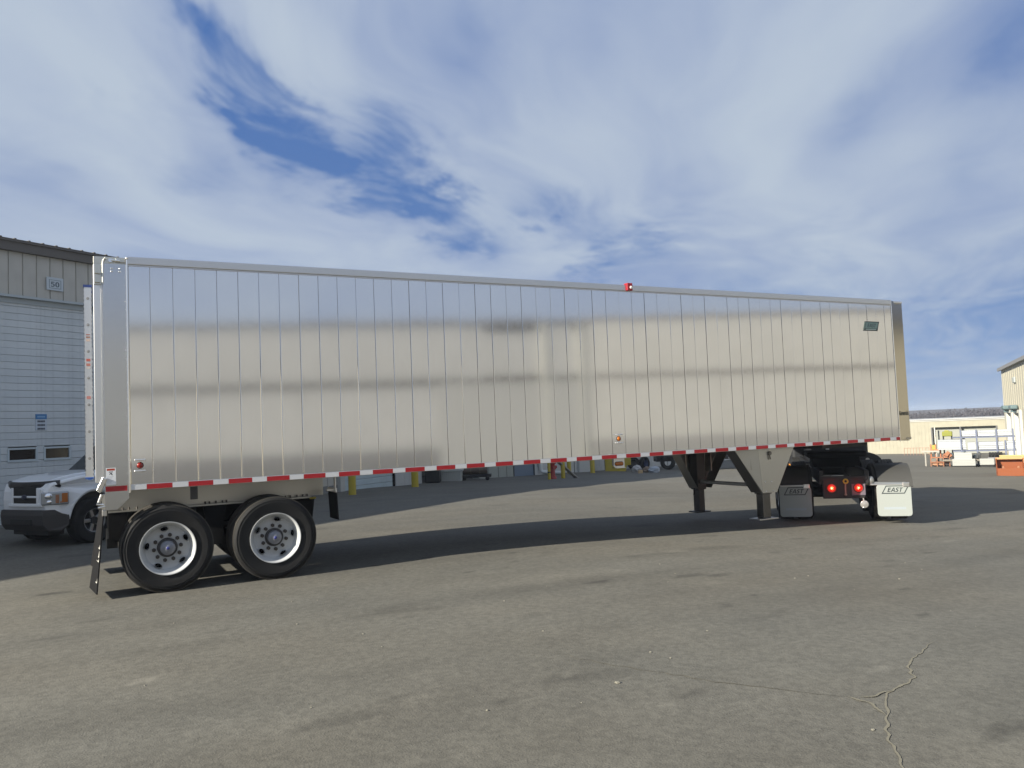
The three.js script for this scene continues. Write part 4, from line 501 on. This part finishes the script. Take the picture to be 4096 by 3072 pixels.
{ // barrier, bags and vehicles farther on
  const b = thing('safety_barrier', 'yellow plastic barrier with a cut out middle', 'barrier', [24, -0.73, -24.8], rad(-28));
  const s = new THREE.Shape([[-0.68, 0], [0.36, 0], [0.42, 0.3], [0.64, 0.34], [0.64, 1.0], [-0.68, 1.0]].map((p) => new THREE.Vector2(...p))); s.holes.push(new THREE.Path([[-0.33, 0.42], [-0.33, 0.85], [0.3, 0.85], [0.3, 0.42], [0.05, 0.26], [-0.15, 0.26]].map((p) => new THREE.Vector2(...p)))); part('panel', new THREE.ExtrudeGeometry(s, { depth: 0.3, bevelEnabled: true, bevelSize: 0.02, bevelThickness: 0.02, bevelSegments: 2 }).translate(0, 0, -0.15), M(0.42, 0.33, 0.03, 0.5), b);
  part('foot', [rbox(-0.6, -0.35, -0.06, 0.02, -0.25, 0.25, 0.02), rbox(0.05, 0.3, -0.06, 0.02, -0.25, 0.25, 0.02)], M(0.42, 0.33, 0.03, 0.5), b); part('hazard_mark', Array.from({ length: 4 }, (_, i) => new THREE.CylinderGeometry(0.06, 0.06, 0.01, 3).rotateX(Math.PI / 2).translate(-0.3 + i * 0.16, 0.2, 0.172)), M(0.12, 0.11, 0.05, 0.6), b);
  const r = thing('guard_rail', 'yellow pipe rail between the bollard and the barrier', 'rail', [22.2, 0.35, -23.7]); part('pipe', rod([-1.0, 0, 0.7], [1.2, -0.06, -0.75], 0.05), yellowPaint, r);
  const W1 = thing('loose_tyre', 'dark truck tyre leaning by the yellow barrier', 'tyre', [26.6, gh(26.6, -27) + 0.33, -27], rad(-10)); part('tyre', tyreGeo(0.36, 0.26, 0.2), rubber, W1); part('rim', lathe([[0.0, 0.0], [0.19, 0.02], [0.2, 0.1]], 24).rotateX(Math.PI / 2), black, W1);
  const W2 = thing('loose_tyre', 'dark blue rimmed truck tyre next to the other loose tyre', 'tyre', [27.2, gh(27.2, -26.8) + 0.34, -26.8], rad(15)); part('tyre', tyreGeo(0.37, 0.28, 0.21), rubber, W2); part('rim', lathe([[0.0, 0.0], [0.2, 0.04], [0.21, 0.12]], 24).rotateX(Math.PI / 2), M(0.03, 0.05, 0.12, 0.5), W2);
  const tr = thing('parked_chassis', 'dark truck chassis parked in the shade beyond the loose tyres', 'vehicle', [28.2, gh(28.2, -26.3), -26.3], rad(-28)); part('frame', [rbox(-0.5, 3.2, 0.45, 0.75, -0.5, 0.5, 0.04)], black, tr); part('body', rbox(-0.3, 3.1, 0.75, 2.4, -0.9, 0.9, 0.05), M(0.10, 0.11, 0.13, 0.5), tr); for (const x of [0.1, 2.4]) part('wheel', tyreGeo(0.42, 0.28, 0.2).translate(x, 0.42, 0.75), rubber, tr); part('step_box', rbox(0.7, 1.6, 0.2, 0.5, 0.5, 0.85, 0.04), M(0.06, 0.055, 0.05, 0.6), tr);
  // bags
  const bagG = (sx, sy, sz, k) => { const g = new THREE.IcosahedronGeometry(1, 4), p = g.attributes.position; for (let i = 0; i < p.count; i++) { const x = p.getX(i), y = p.getY(i), z = p.getZ(i); const f = 1 + 0.28 * noise.noise(x * 1.9 + k, y * 1.9, z * 1.9) + 0.12 * noise.noise(x * 5 + k, y * 5, z * 5); p.setXYZ(i, x * f * sx, Math.max(y * f, -0.7) * sy, z * f * sz); } g.computeVertexNormals(); return g; };
  const bags = [[23.6, -22.6, 0.24, 0.22, 0.24, [0.42, 0.41, 0.40], 'pale crumpled sack with an open dark mouth, nearest the barrier'], [24.0, -22.3, 0.22, 0.18, 0.22, [0.20, 0.15, 0.11], 'brown crumpled sack in the middle of the heap'], [24.2, -22.0, 0.30, 0.19, 0.25, [0.36, 0.40, 0.45], 'bluish white crumpled sheet at the end of the heap']];
  bags.forEach(([x, z, a, c, d, col, lab], i) => { const o = part('sack', bagG(a, c, d, i * 3.7), M(...col, 0.8), scene); o.position.set(x, gh(x, z) + c * 0.68, z); tag(o, lab, 'sack'); });
  const bk = thing('wood_block', 'small sunlit wooden block in front of the pale sack', 'block', [23.07, gh(23.07, -21.61), -21.61], rad(-20)); part('block', [rbox(-0.11, 0.11, 0, 0.07, -0.06, 0.06, 0.006), rbox(-0.1, 0.11, 0.075, 0.15, -0.06, 0.06, 0.006)], M(0.50, 0.36, 0.2, 0.8), bk);
  const fl = thing('flatbed_trailer', 'dark flatbed trailer with a blue rimmed wheel beyond the landing gear', 'trailer', [31, -1.04, -25.4], rad(-28)); part('wheel', tyreGeo(0.33, 0.2, 0.26).rotateY(0.9).translate(0.06, 0.33, 0.5), M(0.10, 0.17, 0.3, 0.5), fl); part('rim', lathe([[0.0, 0.0], [0.2, 0.03], [0.25, 0.1]], 24).rotateX(Math.PI / 2).rotateY(0.9).translate(0.06, 0.33, 0.5), M(0.5, 0.55, 0.6, 0.4), fl); part('deck', rbox(-0.2, 4.0, 0.55, 0.82, -1, 0.3, 0.03), black, fl); part('load', rbox(0.0, 3.8, 0.82, 2.0, -0.9, 0.2, 0.04), M(0.05, 0.055, 0.06, 0.6), fl); part('strut', rod([0.85, 0.62, 0.32], [1.3, 0.35, 0.36], 0.04), M(0.4, 0.4, 0.4, 0.5), fl);
  const lo = thing('orange_loader', 'orange framed loader cab just beyond the tractor', 'machine', [23, gh(23, -13), -13], rad(-45)); const or = M(0.50, 0.19, 0.02, 0.5);
  part('cab_frame', [rbox(1.03, 1.12, 0.5, 2.0, -0.05, 0.05, 0.015), rbox(0.3, 1.12, 0.48, 0.62, -0.05, 0.05, 0.015), rbox(0.3, 0.39, 0.5, 2.0, -0.05, 0.05, 0.015), rbox(0.3, 1.12, 1.92, 2.0, -0.05, 0.05, 0.015)], or, lo); part('body', rbox(0.39, 2.4, 0.2, 0.62, -1.1, -0.06, 0.05), M(0.05, 0.05, 0.05, 0.6), lo); part('seat', rbox(0.45, 0.9, 0.62, 1.0, -0.6, -0.2, 0.08), black, lo); for (const x of [0.6, 2.0]) part('wheel', tyreGeo(0.3, 0.25, 0.15).translate(x, 0.3, 0.02), rubber, lo);
  const wv = thing('white_van', 'pale van side showing under the trailer rail beside the tractor', 'van', [26.5, gh(26.5, -15), -15], rad(-45)); part('body', rbox(-1.3, 0.0, 0.7, 2.4, -1, 0.9, 0.12, 3), M(0.5, 0.54, 0.6, 0.4), wv); part('sill', rbox(-1.25, -0.05, 0.35, 0.7, -0.95, 0.85, 0.05), black, wv); for (const x of [-0.9]) part('wheel', tyreGeo(0.34, 0.22, 0.2).translate(x, 0.34, 0.85), rubber, wv);
  const ra = thing('red_railing', 'faint red railing low against the cream shed wall', 'railing', [62, -2.1, -36], rad(-57)); part('rail', [...Array.from({ length: 9 }, (_, i) => rod([0.1 + i * 0.24, 0.0, 0], [0.1 + i * 0.24, 0.75, 0], 0.02, 6)), rod([0.1, 0.72, 0], [2.05, 0.72, 0], 0.02, 6)], M(0.36, 0.2, 0.15, 0.7), ra);
}
// ---------------------------------------------------------------- racks and bins at the far right
{
  const at = (n, lab, cat, grp) => thing(n, lab, cat, [45, -1.56, -18.6], rad(-57), grp); // local x to the right, y over the ground
  const blue = M(0.12, 0.14, 0.21, 0.6), bar = (v) => M(0.44 * v, 0.465 * v, 0.50 * v, 0.5, 0.2);
  const R1 = at('storage_rack', 'blue two level rack stacked with aluminium bundles', 'rack');
  for (const x of [-0.75, 0.05, 1.04, 1.45, 1.86]) part('upright', rbox(x - 0.04, x + 0.04, 0, x > 1.2 && x < 1.6 ? 1.5 : 2.15, 0.35, 0.43, 0.01), blue, R1);
  for (const y of [0.96, 1.74]) part('shelf_beam', rbox(-1.2, 1.95, y - 0.07, y, -0.4, 0.42, 0.01), blue, R1);
  part('shelf_beam', rbox(-1.2, 1.95, 0.05, 0.13, -0.4, 0.42, 0.01), black, R1);
  const bund = [['bundle of bright aluminium bars on the top of the rack, at its left', -0.7, 0.02, 1.76, 2.1], ['bundle of bright aluminium bars in the middle of the rack top', 0.08, 1.0, 1.76, 2.08], ['short stack of bars at the right of the rack top', 1.06, 1.8, 1.76, 2.1], ['long dull bundle reaching out at the left of the middle shelf', -1.95, -0.5, 1.0, 1.6], ['square stack of bright sections left on the middle shelf', -0.42, 0.0, 0.98, 1.42], ['long bright stack of sections on the middle shelf', 0.1, 1.4, 0.98, 1.42], ['pale bundle at the right end of the middle shelf', 1.46, 2.0, 0.9, 1.45]];
  for (const [lab, a, b, c, d] of bund) { const o = at('bar_bundle', lab, 'bundle', 'aluminium bundles on the rack'); const n = Math.max(2, Math.round((d - c) / 0.12)), hgt = (d - c) / n; for (let i = 0; i < n; i++) part('bar', rbox(a, b - 0.03 * rnd(), c + i * hgt + 0.006, c + (i + 1) * hgt, -0.3 + 0.08 * rnd(), 0.34 + 0.05 * rnd(), 0.01), bar(0.8 + 0.3 * rnd()), o); rebase2(o, (a + b) / 2, c, 0); }
  const lw = [['pale stack of flat sections on skids, behind the low stack of panels', -1.15, -0.25, 0.30, 0.86, 0.45], ['grey white stack of sections at the right foot of the rack', 1.42, 2.15, 0.12, 0.62, 0.62], ['pale low stack of panels left in front of the rack', -1.25, -0.1, 0.12, 0.5, 0.75], ['white crate stack low in front of the rack', 0.12, 0.82, 0.16, 0.5, 0.75]];
  for (const [lab, a, b, c, d, z] of lw) { const o = at('panel_stack', lab, 'stack'); for (let i = 0; i < 4; i++) part('panel', rbox(a, b, c + i * (d - c) / 4 + 0.005, c + (i + 1) * (d - c) / 4, z, z + 0.6, 0.01), M(0.36, 0.37, 0.36, 0.6), o); part('skid', rbox(a, b, 0, c, z + 0.05, z + 0.55, 0.01), black, o); rebase2(o, (a + b) / 2, 0, z); }
  const tb = at('tyre_row', 'row of small black tyres on a low shelf of the rack', 'tyres'); for (let i = 0; i < 5; i++) part('tyre', tyreGeo(0.15, 0.12, 0.08).rotateY(Math.PI / 2).translate(0.66 + i * 0.135, 0.70, 0.6), rubber, tb); part('shelf', rbox(0.55, 1.35, 0.48, 0.54, 0.45, 0.85, 0.01), M(0.2, 0.2, 0.22, 0.6), tb); rebase2(tb, 1, 0.48, 0.6);
  const mh = at('machine_heap', 'dark heap of machine parts between rack and carts', 'scrap heap'); for (let i = 0; i < 16; i++) part('casting', rbox(-0.14 * rnd() - 0.06, 0.14 * rnd() + 0.06, -0.1, 0.1, -0.1, 0.1, 0.03).rotateY(rnd() * 3).rotateZ(rnd()).translate(-1.6 + 1.75 * rnd(), 0.55 + 0.25 * rnd(), 0.35 + 0.4 * rnd()), i % 4 === 0 ? rust : i % 4 === 1 ? M(0.10, 0.13, 0.15, 0.6) : M(0.05, 0.055, 0.06, 0.6), mh); part('pallet', rbox(-1.75, 0.2, 0.36, 0.46, 0.3, 0.85, 0.01), M(0.2, 0.18, 0.15, 0.8), mh); rebase2(mh, -0.8, 0.4, 0.5);
  const yg = at('yellow_machine', 'yellow green machine before the shed opening', 'machine'); part('body', rbox(-1.72, -1.17, 1.78, 2.08, -0.6, -0.2, 0.06), M(0.20, 0.21, 0.03, 0.6), yg); part('hood', rbox(-1.6, -1.35, 2.06, 2.14, -0.5, -0.3, 0.03), M(0.30, 0.28, 0.04, 0.6), yg); part('stand', [rbox(-1.7, -1.62, 0, 1.8, -0.5, -0.42, 0.01), rbox(-1.26, -1.18, 0, 1.8, -0.5, -0.42, 0.01)], black, yg); rebase2(yg, -1.45, 0, -0.4);
  const oc = at('orange_cage', 'orange and yellow cage low at the left of the rack', 'cage'); part('frame', [...[-2.36, -2.1, -1.85].map((x) => rod([x, 0.5, 0], [x * 0.98 - 0.03, 1.34, 0], 0.035)), rod([-2.4, 0.98, 0], [-1.85, 0.98, 0], 0.05)], M(0.45, 0.16, 0.07, 0.6), oc); part('load', rbox(-2.3, -2.05, 1.0, 1.3, -0.2, 0.0, 0.05), M(0.3, 0.28, 0.05, 0.7), oc); part('stand', rbox(-2.4, -1.8, 0, 0.5, -0.2, 0.05, 0.02), M(0.16, 0.15, 0.13, 0.8), oc); rebase2(oc, -2.1, 0, 0);
  const wb = at('white_beam', 'white beam lying on trestles behind the rusty cart', 'beam'); part('beam', rbox(-2.84, -1.9, 0.88, 0.97, 0.1, 0.25, 0.01), M(0.36, 0.35, 0.32, 0.6), wb); part('trestle', [rbox(-2.7, -2.62, 0, 0.88, 0.12, 0.22, 0.01), rbox(-2.1, -2.02, 0, 0.88, 0.12, 0.22, 0.01)], M(0.3, 0.29, 0.26, 0.8), wb); rebase2(wb, -2.4, 0, 0.15);
  const ct = at('steel_cart', 'rusty red steel cart with mesh sides left of the racks', 'cart'); part('frame', [...[-2.38, -2.05, -1.72, -1.4].map((x) => rbox(x - 0.025, x + 0.025, 0.05, 0.62, 0.6, 0.66, 0.008)), rbox(-2.4, -1.38, 0.55, 0.62, 0.6, 0.66, 0.01), rbox(-2.4, -1.38, 0.28, 0.34, 0.6, 0.66, 0.01)], rust, ct); part('load', [rbox(-1.75, -1.42, 0.12, 0.5, 0.1, 0.55, 0.04)], M(0.04, 0.03, 0.03, 0.7), ct); part('tray', rbox(-2.35, -1.75, 0.10, 0.3, 0.1, 0.55, 0.04), M(0.36, 0.2, 0.12, 0.8), ct); for (const x of [-2.25, -1.95, -1.5]) part('wheel', rod([x, 0.07, 0.6], [x, 0.07, 0.68], 0.075, 16), rubber, ct); rebase2(ct, -1.9, 0, 0.4);
  const B = thing('scrap_hopper', 'open orange steel hopper at the right edge of the yard', 'hopper', [35.3, -1.22, -11], rad(-57)); const om = M(0.22, 0.055, 0.012, 0.65);
  part('front_panel', rbox(-0.49, 0.56, 0.0, 0.34, 0.36, 0.4, 0.01), om, B); part('back_panel', rbox(-0.49, 0.56, 0.05, 0.72, -0.5, -0.46, 0.01), om, B); part('end_panel', [poly([[-0.5, 0], [0.4, 0], [0.4, 0.34], [-0.2, 0.76], [-0.5, 0.76]], 0.03).rotateY(-Math.PI / 2).translate(-0.46, 0, 0), poly([[-0.5, 0], [0.4, 0], [0.4, 0.34], [-0.2, 0.76], [-0.5, 0.76]], 0.03).rotateY(-Math.PI / 2).translate(0.56, 0, 0)], om, B); part('top_rail', [rbox(-0.5, 0.58, 0.70, 0.78, -0.3, -0.2, 0.01)], M(0.5, 0.28, 0.12, 0.6), B); part('hopper_floor', box(-0.47, 0.54, 0.02, 0.06, -0.46, 0.36), om, B); part('scrap', [rbox(-0.2, -0.1, 0.06, 0.45, 0.0, 0.1, 0.03).rotateZ(0.2), rbox(0.3, 0.4, 0.06, 0.42, 0.05, 0.15, 0.03)], rust, B);
  const pl = thing('plank_pile', 'pale tan planks piled behind the orange hopper', 'planks', [36.4, -1.25, -12.3], rad(-57)); for (let i = 0; i < 5; i++) part('plank', rbox(0.2, 2.2, 0.55 + i * 0.06, 0.60 + i * 0.06, -0.3 + 0.05 * rnd(), 0.2, 0.006), M(0.5, 0.35 + 0.06 * rnd(), 0.18, 0.8), pl); part('bearer', [rbox(0.4, 0.5, 0, 0.55, -0.2, 0.15, 0.01), rbox(1.8, 1.9, 0, 0.55, -0.2, 0.15, 0.01)], M(0.2, 0.17, 0.13, 0.8), pl);
}
renderer.render(scene, camera);
